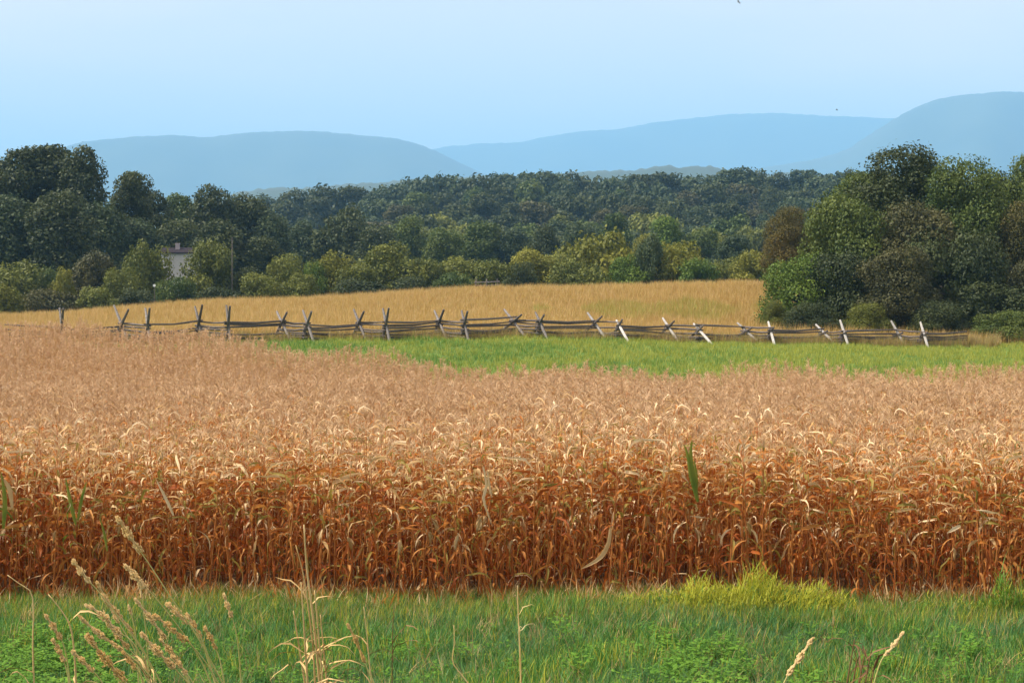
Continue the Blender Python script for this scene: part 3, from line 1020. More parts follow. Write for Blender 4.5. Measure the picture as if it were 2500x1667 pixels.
# left tall trees
for px, top, d, wd, kind, col, lab in [
    (-55, 372, 262, 240, 'mid', 'dark', 'tall dark tree cut by the left edge of the picture'),
    (45, 366, 255, 190, 'mid', 'dark', 'tall dark tree with sky gaps at far left'),
    (128, 358, 258, 200, 'mid', 'dark', 'tallest dark tree of the group at the left'),
    (196, 364, 254, 150, 'mid', 'dark', 'tall dark tree at the right of the left group, against mountain foot'),
    (20, 480, 244, 200, 'mid', 'blue', 'dark broad tree filling the lower left of the tall group'),
    (140, 470, 240, 220, 'mid', 'dark', 'dark broad tree under the tallest tree at left'),
    (320, 423, 268, 130, 'mid', 'dark', 'two lobed dark tree standing apart right of the tall left trees'),
    (240, 500, 250, 190, 'mid', 'blue', 'dark tree behind the brownish bush at left'),
    (375, 470, 290, 130, 'mid', 'dark', 'dark low crown just right of the two lobed tree'),
    (445, 478, 300, 130, 'mid', 'mid', 'dark green tree behind the house roof'),
    (520, 458, 296, 150, 'mid', 'dark', 'rounded dark tree rising above the grey pole'),
    (600, 478, 300, 150, 'mid', 'dark', 'dark tree sloping down right of the grey pole'),
    (330, 540, 262, 160, 'mid', 'blue', 'dark tree shading the back of the olive bush'),
    (430, 540, 275, 170, 'mid', 'dark', 'dark tree directly over the house'),
    (545, 540, 262, 170, 'mid', 'dark', 'dark tree close behind the grey pole'),
    (660, 520, 300, 150, 'mid', 'blue', 'dark tree at the right end of the left woods'),
    (640, 580, 262, 130, 'mid', 'dark', 'small dark tree in shade behind the low bush'),
]:
    tree(px, top, d, wd, kind, col, lab, drop=0)

# bushes at the left field edge
for px, top, d, wd, kind, col, lab in [
    (35, 640, 208, 150, 'bush', 'olive', 'olive bush at the far left field edge'),
    (120, 655, 212, 90, 'bush', 'mid', 'green bush beside the yellow sapling at left'),
    (155, 655, 208, 62, 'bush', 'yellow', 'small yellow sapling among the left bushes'),
    (238, 617, 212, 125, 'bush', 'brown', 'brownish bush left of the olive bush by the house'),
    (130, 706, 199, 130, 'bush', 'brown', 'low greyish shrub at the foot of the left bushes'),
    (235, 700, 200, 110, 'bush', 'olive', 'low shrub under the brownish bush'),
    (354, 594, 212, 112, 'bush', 'olive', 'tall olive bush just left of the house'),
    (509, 588, 213, 112, 'bush', 'olive', 'tall olive bush just right of the house'),
    (430, 678, 206, 110, 'bush', 'mid', 'low green bush in front of the house'),
    (600, 655, 214, 90, 'bush', 'dark', 'dark bush right of the grey pole'),
    (690, 622, 214, 105, 'bush', 'olive', 'grey olive bush standing alone right of the left woods'),
    (330, 705, 202, 90, 'bush', 'dark', 'dark low bush beneath the olive bush'),
    (530, 700, 203, 100, 'bush', 'dark', 'dark low bush at the foot of the pole'),
    (635, 668, 207, 90, 'bush', 'olive', 'low olive bush between the pole and the lone grey olive bush'),
    (735, 668, 207, 90, 'bush', 'olive', 'low olive bush just right of the lone grey olive bush'),
    (-10, 690, 203, 120, 'bush', 'yellow', 'low yellow green bush in the left picture corner of the field'),
    (285, 655, 207, 90, 'bush', 'olive', 'olive bush between the brownish bush and the tall olive bush'),
]:
    tree(px, top, d, wd, kind, col, lab, 'bush')

# bushes along the middle of the field edge
for px, top, d, wd, kind, col, lab in [
    (765, 640, 214, 70, 'bush', 'bright', 'green bush at the left of the yellow topped bush'),
    (808, 618, 216, 105, 'bush', 'yellow', 'yellow topped bush in the middle field edge'),
    (870, 645, 214, 100, 'bush', 'olive', 'olive bush right of the yellow topped bush'),
    (955, 594, 218, 165, 'bush', 'olive', 'broad rounded olive bush tallest of the middle hedge'),
    (1040, 632, 220, 110, 'bush', 'olive', 'olive bush on the right shoulder of the broad rounded bush'),
    (885, 682, 204, 130, 'bush', 'dark', 'dark low hedge bush in front of the broad rounded bush'),
    (1005, 675, 204, 130, 'bush', 'dark', 'long dark low bush at the crop edge'),
    (1110, 664, 204, 85, 'bush', 'mid', 'dark green bush left of the short board fence'),
    (1125, 628, 222, 120, 'bush', 'olive', 'olive bush behind the short board fence'),
    (1210, 636, 220, 120, 'bush', 'olive', 'wide olive bush right above the short board fence'),
    (1290, 608, 220, 120, 'bush', 'yellow', 'yellow olive bush right of the short board fence'),
    (1268, 640, 207, 68, 'bush', 'dark', 'small round dark bush at the crop edge'),
    (1370, 622, 222, 130, 'bush', 'olive', 'olive bush left of the tallest yellow green bush'),
    (1465, 566, 225, 190, 'bush', 'yellow', 'tallest yellow green bush in the middle'),
    (1420, 640, 212, 120, 'bush', 'olive', 'olive bush at the foot of the tallest yellow green bush'),
    (1535, 625, 212, 105, 'bush', 'bright', 'green bush left of the narrow dark tree'),
    (1590, 575, 212, 72, 'bush', 'blue', 'narrow dark tree shaped bush between two green bushes'),
    (1655, 592, 214, 130, 'bush', 'yellow', 'bright yellow green bush right of the narrow dark tree'),
    (1700, 632, 210, 100, 'bush', 'bright', 'low bright green bush at the crop edge on the right'),
    (1770, 632, 222, 110, 'bush', 'olive', 'olive bush before the orange tree'),
    (1835, 612, 215, 90, 'bush', 'yellow', 'yellow bush beside the orange tree'),
]:
    tree(px, top, d, wd, kind, col, lab, 'bush')

# trees in the middle distance
for px, top, d, wd, col, lab in [
    (835, 510, 330, 190, 'dark', 'large dark round tree left of centre'),
    (925, 555, 320, 130, 'dark', 'dark tree between the large round tree and the olive hedge'),
    (1000, 530, 350, 110, 'mid', 'green tree behind the broad rounded bush'),
    (745, 545, 330, 120, 'blue', 'dark tree left of the large round tree'),
    (1085, 560, 330, 120, 'mid', 'green tree behind the middle hedge'),
    (1180, 545, 345, 140, 'mid', 'mid green tree left of the centre line of the hedge'),
    (1330, 555, 320, 95, 'dark', 'dark upright tree in the centre behind the hedge'),
    (1255, 560, 345, 110, 'blue', 'bluish tree left of the dark upright tree'),
    (1415, 545, 350, 120, 'blue', 'bluish tree behind the tallest yellow green bush'),
    (1500, 522, 355, 95, 'mid', 'small green tree with a light crown at centre right'),
    (1625, 532, 330, 120, 'bright', 'light green tree above the narrow dark bush'),
    (1570, 575, 300, 90, 'yellow', 'yellow green tree left of the light green tree'),
    (1720, 560, 330, 130, 'mid', 'green tree behind the bright bush'),
    (1800, 575, 300, 120, 'blue', 'bluish tree left of the orange tree'),
]:
    tree(px, top, d, wd, 'mid', col, lab)

# wooded hillside: every crown its own tree
sky_u = [560, 640, 720, 800, 860, 920, 960, 1010, 1050, 1110, 1170, 1230, 1290, 1345, 1400, 1450, 1510, 1560, 1620, 1680, 1740, 1795, 1850, 1905, 1960, 2020, 2080, 2150, 2230]
sky_y = [485, 476, 470, 462, 454, 458, 450, 434, 428, 434, 428, 424, 420, 418, 420, 430, 426, 428, 424, 430, 425, 408, 424, 418, 420, 424, 420, 424, 420]
ORD = ['first', 'second', 'third', 'fourth', 'fifth', 'sixth', 'seventh', 'eighth', 'ninth', 'tenth', 'eleventh', 'twelfth', 'thirteenth', 'fourteenth', 'fifteenth', 'sixteenth',
       'seventeenth', 'eighteenth', 'nineteenth', 'twentieth', 'twenty-first', 'twenty-second', 'twenty-third', 'twenty-fourth', 'twenty-fifth', 'twenty-sixth', 'twenty-seventh', 'twenty-eighth', 'twenty-ninth', 'thirtieth']
CW = {'dark': 'dark green', 'blue': 'bluish green', 'mid': 'mid green', 'brown': 'brownish green', 'olive': 'olive green'}
for n_, (u_, y_) in enumerate(zip(sky_u, sky_y)):
    c_ = random.choice(['dark', 'blue', 'blue', 'dark'])
    tree(u_, y_ + random.uniform(-6, 7), 700 + random.uniform(-25, 25), random.uniform(90, 170), 'far', c_,
         '%s skyline tree from the left on the far wooded hill, %s' % (ORD[n_], CW[c_]), 'tree', 'skyline trees of the wooded hill')
for row, (dd, off, step, hgt) in enumerate([(655, 30, 74, 17), (600, 62, 76, 17), (545, 88, 78, 16), (495, 112, 82, 15), (450, 132, 88, 14), (405, 150, 96, 13)]):
    u_ = 560 + row * 23
    n_ = 0
    while u_ < 2120 + row * 10:
        ys = np.interp(u_, sky_u, sky_y) + off + random.uniform(-16, 14)
        c_ = random.choice(['dark', 'blue', 'blue', 'mid', 'mid', 'brown' if row < 3 else 'olive', 'olive' if row > 1 else 'dark', 'dark'])
        tree(u_ + random.uniform(-16, 16), ys, dd + random.uniform(-18, 18), random.uniform(0.95, 2.0) * step, 'far', c_,
             '%s tree, %s from left in the %s tier below the far skyline' % (CW[c_], ORD[n_], ORD[row]), 'tree', 'trees of the wooded hillside')
        u_ += step
        n_ += 1

# right hand clump beyond the fence
for px, top, d, wd, kind, col, lab, dr in [
    (2215, 364, 146, 300, 'near', 'dark', 'tallest dark tree with rounded top in the right clump', 0),
    (2110, 425, 150, 230, 'near', 'mid', 'dark green tree on the left shoulder of the tallest right tree', 0),
    (2350, 392, 142, 240, 'near', 'mid', 'light green tree right of the tallest tree in the right clump', 0),
    (2425, 425, 150, 210, 'near', 'dark', 'dark tree behind the light green tree at right', 0),
    (2525, 380, 148, 200, 'near', 'mid', 'tree cut by the right edge of the picture', 0),
    (2500, 500, 139, 170, 'near', 'orange', 'tree with orange tinted leaves at the right edge', 0),
    (1925, 508, 168, 130, 'near', 'orange', 'orange brown tree at the left end of the right clump', 0),
    (2065, 478, 140, 250, 'near', 'mid', 'broad green tree left of centre in the right clump', 0),
    (2240, 500, 138, 260, 'near', 'brown', 'brownish green tree in the middle of the right clump', 0),
    (1945, 625, 134, 215, 'nearbush', 'bright', 'bright green bush at the left foot of the right clump', 0),
    (2060, 620, 133, 230, 'nearbush', 'dark', 'dark bush behind the fence at the left of the right clump', 0),
    (2195, 605, 130, 220, 'nearbush', 'brown', 'olive brown bush in front of the right clump', 0),
    (2330, 565, 134, 270, 'nearbush', 'dark', 'large dark bush in the shade of the right clump', 0),
    (1890, 735, 131, 70, 'nearbush', 'olive', 'low olive shrub at the left corner of the right clump', 0),
    (2290, 735, 127, 150, 'nearbush', 'dark', 'low dark bush behind the last fence stakes', 0),
    (2450, 760, 126, 190, 'nearbush', 'mid', 'low green bush at the lower right of the right clump', 0),
    (2510, 640, 132, 160, 'nearbush', 'brown', 'brownish bush cut by the right edge', 0),
    (2440, 690, 130, 280, 'nearbush', 'dark', 'wide dark bush closing the right clump above the low green bush', 0),
    (2120, 740, 128, 130, 'nearbush', 'olive', 'low olive bush behind the middle of the right fence', 0),
    (1980, 740, 128, 150, 'nearbush', 'dark', 'low dark bush behind the leaning fence stakes at right', 0),
]:
    tree(px, top, d, wd, kind, col, lab, 'bush' if kind == 'nearbush' else 'tree', drop=dr)


# ------------------------------------------------------------------ split rail worm fence
fence = obj('rail_fence', None)
fence.empty_display_size = 0.5
tag(fence, 'weathered zigzag split rail fence with crossed stakes across the field', 'fence')
# column, row of left stake's top, row of right stake's top, half width of the crossing
CORN_ = [(150, 752, 753, 5), (296, 745, 755, 20), (360, 752, 752, 6), (485, 748, 744, 10), (557, 745, 747, 5), (688, 760, 762, 14), (750, 757, 760, 12), (876, 755, 760, 14),
         (942, 753, 752, 8), (1072, 758, 756, 13), (1134, 758, 760, 8), (1252, 755, 768, 24), (1318, 762, 768, 12), (1452, 763, 772, 20), (1512, 782, 780, 8), (1632, 776, 784, 16),
         (1706, 790, 793, 14), (1818, 788, 800, 20), (1882, 785, 800, 7), (2006, 792, 808, 16), (2060, 781, 808, 10), (2190, 783, 812, 16), (2256, 786, 812, 10)]
cor = []
for i, (u_, yl, yr, hw) in enumerate(CORN_):
    d = float(np.interp(u_, FEN_U, FEN_D)) + (0.75 if i % 2 else -0.75)
    x = (u_ - 1250) / F * d
    cor.append((x, d, g1(x, d)))
inv_rnd = random.Random(5)


def rail_mesh(p, q, r0, r1):
    a, b = Vector(p), Vector(q)
    mid = a.lerp(b, 0.5) + Vector((0, 0, inv_rnd.uniform(-0.12, 0.04)))
    v, f = tube([a, a.lerp(mid, 0.5), mid, b.lerp(mid, 0.5), b], [r0 * inv_rnd.uniform(0.85, 1.1), r0, r0 * inv_rnd.uniform(0.9, 1.12), r1, r1 * inv_rnd.uniform(0.8, 1)], 5)
    c = a
    v = [Vector(k) for k in v]
    return mesh('rail', v, f, [M['rail']])


ext = [(cor[0][0] - 3.4, cor[0][1] + 0.6)] + [(c[0], c[1]) for c in cor] + [(cor[-1][0] + 3.0, cor[-1][1] + 1.0)]
for i in range(len(ext) - 1):
    a, b = ext[i], ext[i + 1]
    dx, dy = b[0] - a[0], b[1] - a[1]
    ln = math.hypot(dx, dy); ux, uy = dx / ln, dy / ln
    za, zb = g1(*a), g1(*b)
    for k in range(6):
        h = 0.14 + 0.2 * k + (0.08 if i % 2 else 0.0) * (k > 0)
        if inv_rnd.random() < (0.25 if k == 5 else 0.08): continue
        o = 0.28 + inv_rnd.uniform(-0.05, 0.05)
        p = (a[0] - ux * o, a[1] - uy * o, za + h + inv_rnd.uniform(-0.09, 0.09))
        q = (b[0] + ux * o, b[1] + uy * o, zb + h + inv_rnd.uniform(-0.09, 0.09))
        obj('rail', rail_mesh(p, q, inv_rnd.uniform(0.05, 0.08), inv_rnd.uniform(0.045, 0.07)), fence)
for i, (u_, yl, yr, hw) in enumerate(CORN_):
    x, d, z = cor[i]
    m = d / F                                # metres per photo pixel here
    # stake rising to the far left (its upper side seen), and stake rising to the near right
    for sgn, yt in ((-1, yl), (1, yr)):
        top = at(u_ + sgn * hw * 0.9, yt, d - sgn * 0.6)
        zc = z + 1.05                        # crossing just above the top rail
        cr_ = Vector((x, d - sgn * 0.08, zc))
        dirn = (cr_ - top)
        ft = cr_ + dirn * ((zc - z + 0.12) / max(-dirn.z, 0.2))
        if (ft - cr_).length > 2.2: ft = cr_ + (ft - cr_).normalized() * 1.9; ft.z = min(ft.z, g1(ft.x, ft.y) - 0.05)
        v, f = tube([ft, ft.lerp(top, 0.35), ft.lerp(top, 0.7), top], [0.08, 0.092, 0.09, 0.065], 6)
        obj('stake', mesh('stake', v, f, [M['stake_lit'] if sgn < 0 and u_ > 1400 else M['wood_pale'] if sgn < 0 else M['rail']]), fence)  # wood tone paints the light: left stakes lit from above, right ones shaded beneath

# ------------------------------------------------------------------ small things at the field edge
# house between the bushes
d = 236
pl, pr_ = at(404, 617, d), at(478, 617, d)
hx, hw_, ez = (pl.x + pr_.x) / 2, pr_.x - pl.x, pl.z
zb = g1(hx, d) - 0.3
house = obj('house', None, loc=(hx, d, zb))
tag(house, 'pale walled house with dark roof half hidden between two olive bushes', 'house')
H_ = ez - zb
dp = 6.0
parts = [box((0, 0, H_ / 2), (hw_, dp, H_))]
gv = [(-hw_ / 2, -dp / 2, H_), (-hw_ / 2, dp / 2, H_), (-hw_ / 2, 0, H_ + 0.45), (hw_ / 2, -dp / 2, H_), (hw_ / 2, dp / 2, H_), (hw_ / 2, 0, H_ + 0.45)]
V_, F_, mi = join([(parts[0][0], parts[0][1], 0), (gv, [(0, 2, 1), (3, 4, 5)], 0)])
obj('wall', mesh('house_wall', V_, F_, [M['plaster']]), house)
o_ = 0.35
rv = []
for sx in (-1, 1):
    for (yy, zz) in ((-dp / 2 - o_, H_ - 0.12), (0, H_ + 0.55), (dp / 2 + o_, H_ - 0.12), (dp / 2 + o_, H_ + 0.02), (0, H_ + 0.68), (-dp / 2 - o_, H_ + 0.02)):
        rv.append((sx * (hw_ / 2 + 0.3), yy, zz))
rf = [(5, 4, 3, 2, 1, 0), (6, 7, 8, 9, 10, 11)] + [(k, (k + 1) % 6, 6 + (k + 1) % 6, 6 + k) for k in range(6)]
roof = obj('roof', mesh('house_roof', rv, rf, [M['slate']]), house)
cx_ = at(437, 600, d).x - hx
v, f = box((cx_, -1.0, H_ + 0.7), (0.5, 0.5, 0.9))
v2, f2 = box((cx_, -1.0, H_ + 1.2), (0.6, 0.6, 0.16))
V_, F_, mi = join([(v, f, 0), (v2, f2, 0)])
obj('chimney', mesh('house_chimney', V_, F_, [M['brick']]), roof)

# grey pole beside the bush
p = at(566, 582, 208)
zb = g1(p.x, p.y)
pole = obj('pole', None, loc=(p.x, p.y, zb))
tag(pole, 'thin grey wooden pole standing right of the tall olive bush', 'pole')
v, f = tube([(0, 0, -0.3), (0, 0, (p.z - zb) * 0.5), (0.03, 0, p.z - zb)], [0.045, 0.04, 0.032], 8)
obj('shaft', mesh('pole_shaft', v, f, [M['rail']], smooth=True), pole)
v, f = tube([(0.03, 0, p.z - zb - 0.01), (0.03, 0, p.z - zb + 0.08), (0.03, 0, p.z - zb + 0.14)], [0.04, 0.038, 0.015], 8)
obj('cap', mesh('pole_cap', v, f, [M['wood_pale']]), pole)

# small white marker
p = at(377, 697, 196)
zb = g1(p.x, p.y)
mk = obj('marker_post', None, loc=(p.x, p.y, zb))
tag(mk, 'tiny white marker plate on a post before the left bushes', 'marker')
v, f = tube([(0, 0, -0.2), (0, 0, p.z - zb)], [0.04, 0.035], 6)
obj('post', mesh('marker_stem', v, f, [M['rail']]), mk)
v, f = tube([(0, -0.05, p.z - zb), (0, -0.09, p.z - zb)], [0.15, 0.15], 12)
obj('plate', mesh('marker_plate', v, f, [M['white']]), mk)

# short board fence at the crop edge
bf_ = obj('board_fence', None)
d = 187.5
tag(bf_, 'short pale board fence at the far edge of the golden crop', 'fence')
xs_ = [at(u_, 690, d).x for u_ in (1162, 1188, 1214)]
for k, x in enumerate(xs_):
    z = g1(x, d); t = at(1188, 684, d).z
    v, f = box((x, d, (z + t) / 2), (0.13, 0.13, t - z + 0.3))
    obj('post', mesh('board_post', v, f, [M['wood_pale']]), bf_)
for k, (y_, hh) in enumerate([(688, 0.17), (696, 0.15)]):
    a, b = at(1158, y_ + 1, d - 0.1), at(1220, y_ - 1, d - 0.1)
    v, f = tube([a, a.lerp(b, 0.5) + Vector((0, 0, -0.02)), b], [hh / 2, hh / 2, hh / 2], 4)
    obj('rail', mesh('board_rail', v, f, [M['wood_pale']]), bf_)


# birds
def bird(px, py, d, span, heading, bank, label):
    p = at(px, py, d)
    V_ = [(0, 0.19, 0.0), (0.035, 0.08, 0.02), (-0.035, 0.08, 0.02), (0, 0.06, -0.035), (0.03, -0.08, 0.01), (-0.03, -0.08, 0.01), (0, -0.08, -0.02),
          (0.06, -0.22, 0.0), (-0.06, -0.22, 0.0),
          (0.26, 0.06, 0.10), (0.24, -0.06, 0.10), (0.5, -0.06, 0.02), (-0.26, 0.06, 0.10), (-0.24, -0.06, 0.10), (-0.5, -0.06, 0.02)]
    F_ = [(0, 2, 1), (0, 1, 3), (0, 3, 2), (1, 2, 5, 4), (1, 4, 6, 3), (2, 3, 6, 5), (4, 5, 8, 7), (4, 7, 6), (5, 6, 8), (6, 7, 8),
          (1, 4, 10, 9), (9, 10, 11), (2, 12, 13, 5), (12, 14, 13)]
    o = obj('bird', mesh('bird', np.array(V_) * span, F_, [M['bird']]), None, p, (0.1, bank, heading))
    tag(o, label, 'bird')


bird(1803, 6, 150, 0.75, R(60), R(25), 'small bird flying at the top edge of the sky')
bird(2043, 269, 190, 0.75, R(80), R(10), 'tiny bird flying above the pale far mountain')


# ------------------------------------------------------------------ foreground stems
def stem_thing(name, pix, d, label, r0=0.0055, head=None, headw=0.016, mat='stem_green', cat='grass stem', hmat='seed', leaves=0, group=None):
    """A grass or weed stem through photo pixels (top first) at depth d, rooted in the bank.
    head = fraction of the run, from the tip, that carries the seed head."""
    run = curve_pts(pix, d, 12)
    low = run[-1]
    dirn = (run[-1] - run[-3]).normalized()
    # carry on down to the ground
    q = low.copy(); ext_ = []
    for _ in range(12):
        dirn = (dirn + Vector((0, 0, -0.35))).normalized()
        q = q + dirn * 0.18
        if q.z < g1(q.x, q.y) - 0.03:
            ext_.append(q.copy()); break
        ext_.append(q.copy())
    line = run + ext_
    line[-1].z = g1(line[-1].x, line[-1].y) - 0.05
    root = line[-1].copy(); root.z += 0.05
    e = obj(name, None, loc=root)
    e.empty_display_size = 0.05
    tag(e, label, cat, group)
    line = [k - root for k in line]
    nl = len(line)
    v, f = tube(line, [r0 * (0.35 + 0.65 * i / (nl - 1)) for i in range(nl)], 5)
    obj('stem', mesh('stem', v, f, [M[mat]], smooth=True), e)
    r_ = random.Random(int(pix[0][0] * 7 + pix[0][1]))
    if head:
        parts = []
        nh = max(2, int(head * 11))
        seglen = sum((line[i + 1] - line[i]).length for i in range(nh))
        for _ in range(int(520 * seglen / 0.3)):
            t = r_.random()
            s = t * nh; a = int(min(s, nh - 1)); p = line[a].lerp(line[a + 1], s - a)
            ax = (line[a] - line[a + 1]).normalized()
            w_ = headw * 1.6 * (0.25 + 1.6 * t * (1.15 - t)) * (0.65 + 0.55 * math.sin(t * 15 + r_.random()))
            off = Vector((r_.gauss(0, 1), r_.gauss(0, 1), r_.gauss(0, 1))).normalized() * abs(w_) * math.sqrt(r_.random())
            c = p + off
            gd = (ax + off.normalized() * r_.uniform(0.15, 0.5)).normalized()
            sd_ = gd.orthogonal().normalized(); sd2 = gd.cross(sd_)
            ln, wd_ = r_.uniform(0.012, 0.020), r_.uniform(0.0034, 0.0058)
            parts.append(([c - gd * ln * 0.4, c + sd_ * wd_, c - sd_ * wd_ * 0.5 + sd2 * wd_, c - sd_ * wd_ * 0.5 - sd2 * wd_, c + gd * ln * 0.6],
                          [(0, 2, 1), (0, 3, 2), (0, 1, 3), (4, 1, 2), (4, 2, 3), (4, 3, 1)], 0))
        V_, F_, mi = join(parts)
        hd = obj('seed_head', mesh('seed_head', V_, F_, [M[hmat]]), e)
        hd['kind'] = 'stuff'
    for k in range(leaves):
        i = r_.randrange(int(nl * 0.35), nl - 1)
        ln = r_.uniform(0.18, 0.34)
        v, f = leaf_geo(ln, 0.014, R(r_.uniform(30, 70)), R(r_.uniform(-80, -10)), r_.uniform(-2, 2), r_.uniform(-0.5, 0.5), k + int(pix[0][0]), 5)
        rm = Matrix.Rotation(r_.uniform(0, 6.28), 3, 'Z')
        obj('leaf', mesh('stem_leaf', [line[i] + rm @ q for q in v], f, [M[mat]], smooth=True), e)
    return e


D0 = 8.6
stem_thing('seeding_grass', [(285, 1262), (328, 1325), (372, 1388), (425, 1470), (480, 1550), (540, 1660)], D0, 'tallest straw grass seed head reaching up over the corn at left', head=0.36, headw=0.018)
stem_thing('seeding_grass', [(178, 1368), (208, 1408), (242, 1445), (300, 1520), (350, 1590), (400, 1680)], D0 - 0.3, 'straw seed head left of the tallest one, on a thin green stem', head=0.30, headw=0.014)
stem_thing('seeding_grass', [(305, 1380), (342, 1418), (385, 1465), (440, 1535), (490, 1610), (520, 1680)], D0 + 0.2, 'forked straw seed head just below the tallest one', head=0.36, headw=0.020)
stem_thing('seeding_grass', [(335, 1405), (346, 1455), (352, 1500), (358, 1560), (366, 1680)], D0 + 0.25, 'thin upright straw stem hanging beneath the forked seed head', head=0.3, headw=0.007)
stem_thing('seeding_grass', [(210, 1476), (250, 1500), (285, 1540), (318, 1560), (350, 1610), (385, 1690)], D0 - 0.2, 'drooping yellow seed head bent to the left above the lowest ones', head=0.5, headw=0.017)
stem_thing('seeding_grass', [(193, 1503), (240, 1545), (290, 1580), (340, 1620), (400, 1690)], D0 - 0.4, 'slim pale seed head slanting between the yellow ones', head=0.55, headw=0.012)
stem_thing('seeding_grass', [(212, 1550), (250, 1600), (285, 1640), (330, 1690)], D0 - 0.7, 'thickest golden seed head low at the left', head=0.85, headw=0.024)
stem_thing('seeding_grass', [(345, 1545), (385, 1590), (430, 1635), (480, 1690)], D0 - 0.5, 'golden seed head crossing the stems low at left', head=0.68, headw=0.016)
stem_thing('seeding_grass', [(408, 1474), (440, 1503), (480, 1540), (495, 1570), (530, 1680)], D0 + 0.1, 'straw seed head right of the forked one over the green grass', head=0.45, headw=0.020)
stem_thing('seeding_grass', [(376, 1500), (420, 1535), (465, 1572), (505, 1620), (545, 1690)], D0, 'straw seed head parallel and below its neighbour', head=0.5, headw=0.018)
stem_thing('seeding_grass', [(546, 1450), (560, 1490), (572, 1525), (582, 1580), (590, 1690)], D0 + 0.4, 'faint small seed head on a thin stem right of the group', head=0.4, headw=0.012)
stem_thing('seeding_grass', [(314, 1478), (326, 1520), (332, 1560), (340, 1690)], D0 + 0.3, 'thin bare stem among the seed heads', head=0.15, headw=0.006)
stem_thing('dry_weed', [(18, 1403), (48, 1425), (76, 1446), (82, 1500), (80, 1570), (84, 1690)], D0, 'dry stalk with a straight pale tip bent to the left edge', r0=0.006, mat='stem_dry', cat='weed stalk', leaves=4)
stem_thing('dry_weed', [(118, 1450), (150, 1490), (172, 1530), (182, 1600), (186, 1690)], D0 - 0.2, 'bent brown stalk with dry leaves beside the left edge stalk', r0=0.007, mat='stem_dry', cat='weed stalk', leaves=5)
stem_thing('dry_weed', [(742, 1280), (748, 1380), (758, 1460), (770, 1560), (782, 1690)], D0 + 1.0, 'tall thick dry weed stalk standing left of centre', r0=0.011, mat='stem_dry', cat='weed stalk', leaves=9)
stem_thing('dry_weed', [(722, 1330), (740, 1400), (752, 1480), (764, 1580), (770, 1690)], D0 + 1.1, 'thinner dry stalk leaning against the tall thick stalk', r0=0.008, mat='stem_dry', cat='weed stalk', leaves=6)
stem_thing('dry_weed', [(888, 1480), (896, 1550), (902, 1620), (910, 1690)], D0 + 0.9, 'yellow brown stalk right of the tall thick stalk', r0=0.006, mat='stem_dry', cat='weed stalk', leaves=4)
stem_thing('dry_weed', [(962, 1480), (958, 1560), (957, 1690)], D0 + 0.9, 'straight dark stalk second right of the tall thick stalk', r0=0.004, mat='weed_brown', cat='weed stalk', leaves=2)
stem_thing('seeding_grass', [(848, 1523), (868, 1560), (888, 1610), (905, 1650), (930, 1700)], D0 + 0.6, 'slanting pale seed head right of the tall thick stalk', head=0.6, headw=0.010)
stem_thing('seeding_grass', [(1108, 1525), (1109, 1570), (1105, 1615), (1130, 1650), (1160, 1690)], D0 + 0.6, 'pale kinked stem in the open grass at centre', r0=0.005, mat='seed', head=None)
stem_thing('dry_weed', [(1263, 1428), (1264, 1470), (1266, 1520), (1268, 1560)], 17.0, 'pale upright stub stalk in front of the corn at centre', r0=0.009, mat='seed', cat='weed stalk', leaves=3)
stem_thing('seeding_grass', [(2205, 1543), (2178, 1580), (2150, 1615), (2128, 1690)], D0 + 0.2, 'pale straw seed head leaning right near the brown weed', head=0.55, headw=0.010)
stem_thing('seeding_grass', [(1984, 1558), (1950, 1608), (1922, 1650), (1900, 1700)], D0, 'straw seed head leaning right at the bottom, left of the brown weed', head=0.7, headw=0.013)
for (pix_, dd_, lab_) in [
    ([(236, 1420), (262, 1470), (296, 1530), (330, 1590), (352, 1690)], D0 + 0.5, 'slim straw stem between the two upper left seed heads'),
    ([(262, 1520), (300, 1566), (336, 1610), (372, 1690)], D0 - 0.1, 'straw seed head just inside the low golden group'),
    ([(300, 1590), (322, 1620), (345, 1650), (362, 1700)], D0 - 0.6, 'short golden seed head at the bottom of the left group'),
    ([(392, 1560), (425, 1600), (452, 1640), (476, 1700)], D0 - 0.3, 'short straw seed head low right of the golden group'),
    ([(456, 1498), (482, 1540), (505, 1590), (530, 1690)], D0 + 0.35, 'thin straw seed head at the right of the left group'),
    ([(250, 1452), (290, 1500), (330, 1555), (362, 1610), (392, 1700)], D0 + 0.1, 'straw seed head running parallel under the upper left one'),
    ([(330, 1462), (372, 1515), (410, 1570), (446, 1630), (470, 1700)], D0 + 0.15, 'straw seed head in the middle of the left group'),
    ([(178, 1590), (214, 1625), (246, 1660), (270, 1710)], D0 - 0.8, 'golden seed head lowest at the left bottom edge'),
    ([(420, 1600), (446, 1632), (470, 1665), (486, 1710)], D0 - 0.6, 'short golden seed head at the bottom right of the left group'),
    ([(500, 1530), (520, 1570), (538, 1615), (552, 1700)], D0 + 0.2, 'narrow straw seed head at the outer right of the left group'),
    ([(110, 1500), (140, 1545), (160, 1590), (176, 1700)], D0 + 0.1, 'straw seed head left of the bent brown stalk'),
    ([(128, 1560), (150, 1600), (164, 1640), (172, 1700)], D0 - 0.3, 'small straw seed head beside the bent brown stalk')]:
    stem_thing('seeding_grass', pix_, dd_, lab_, head=0.5, headw=0.012)
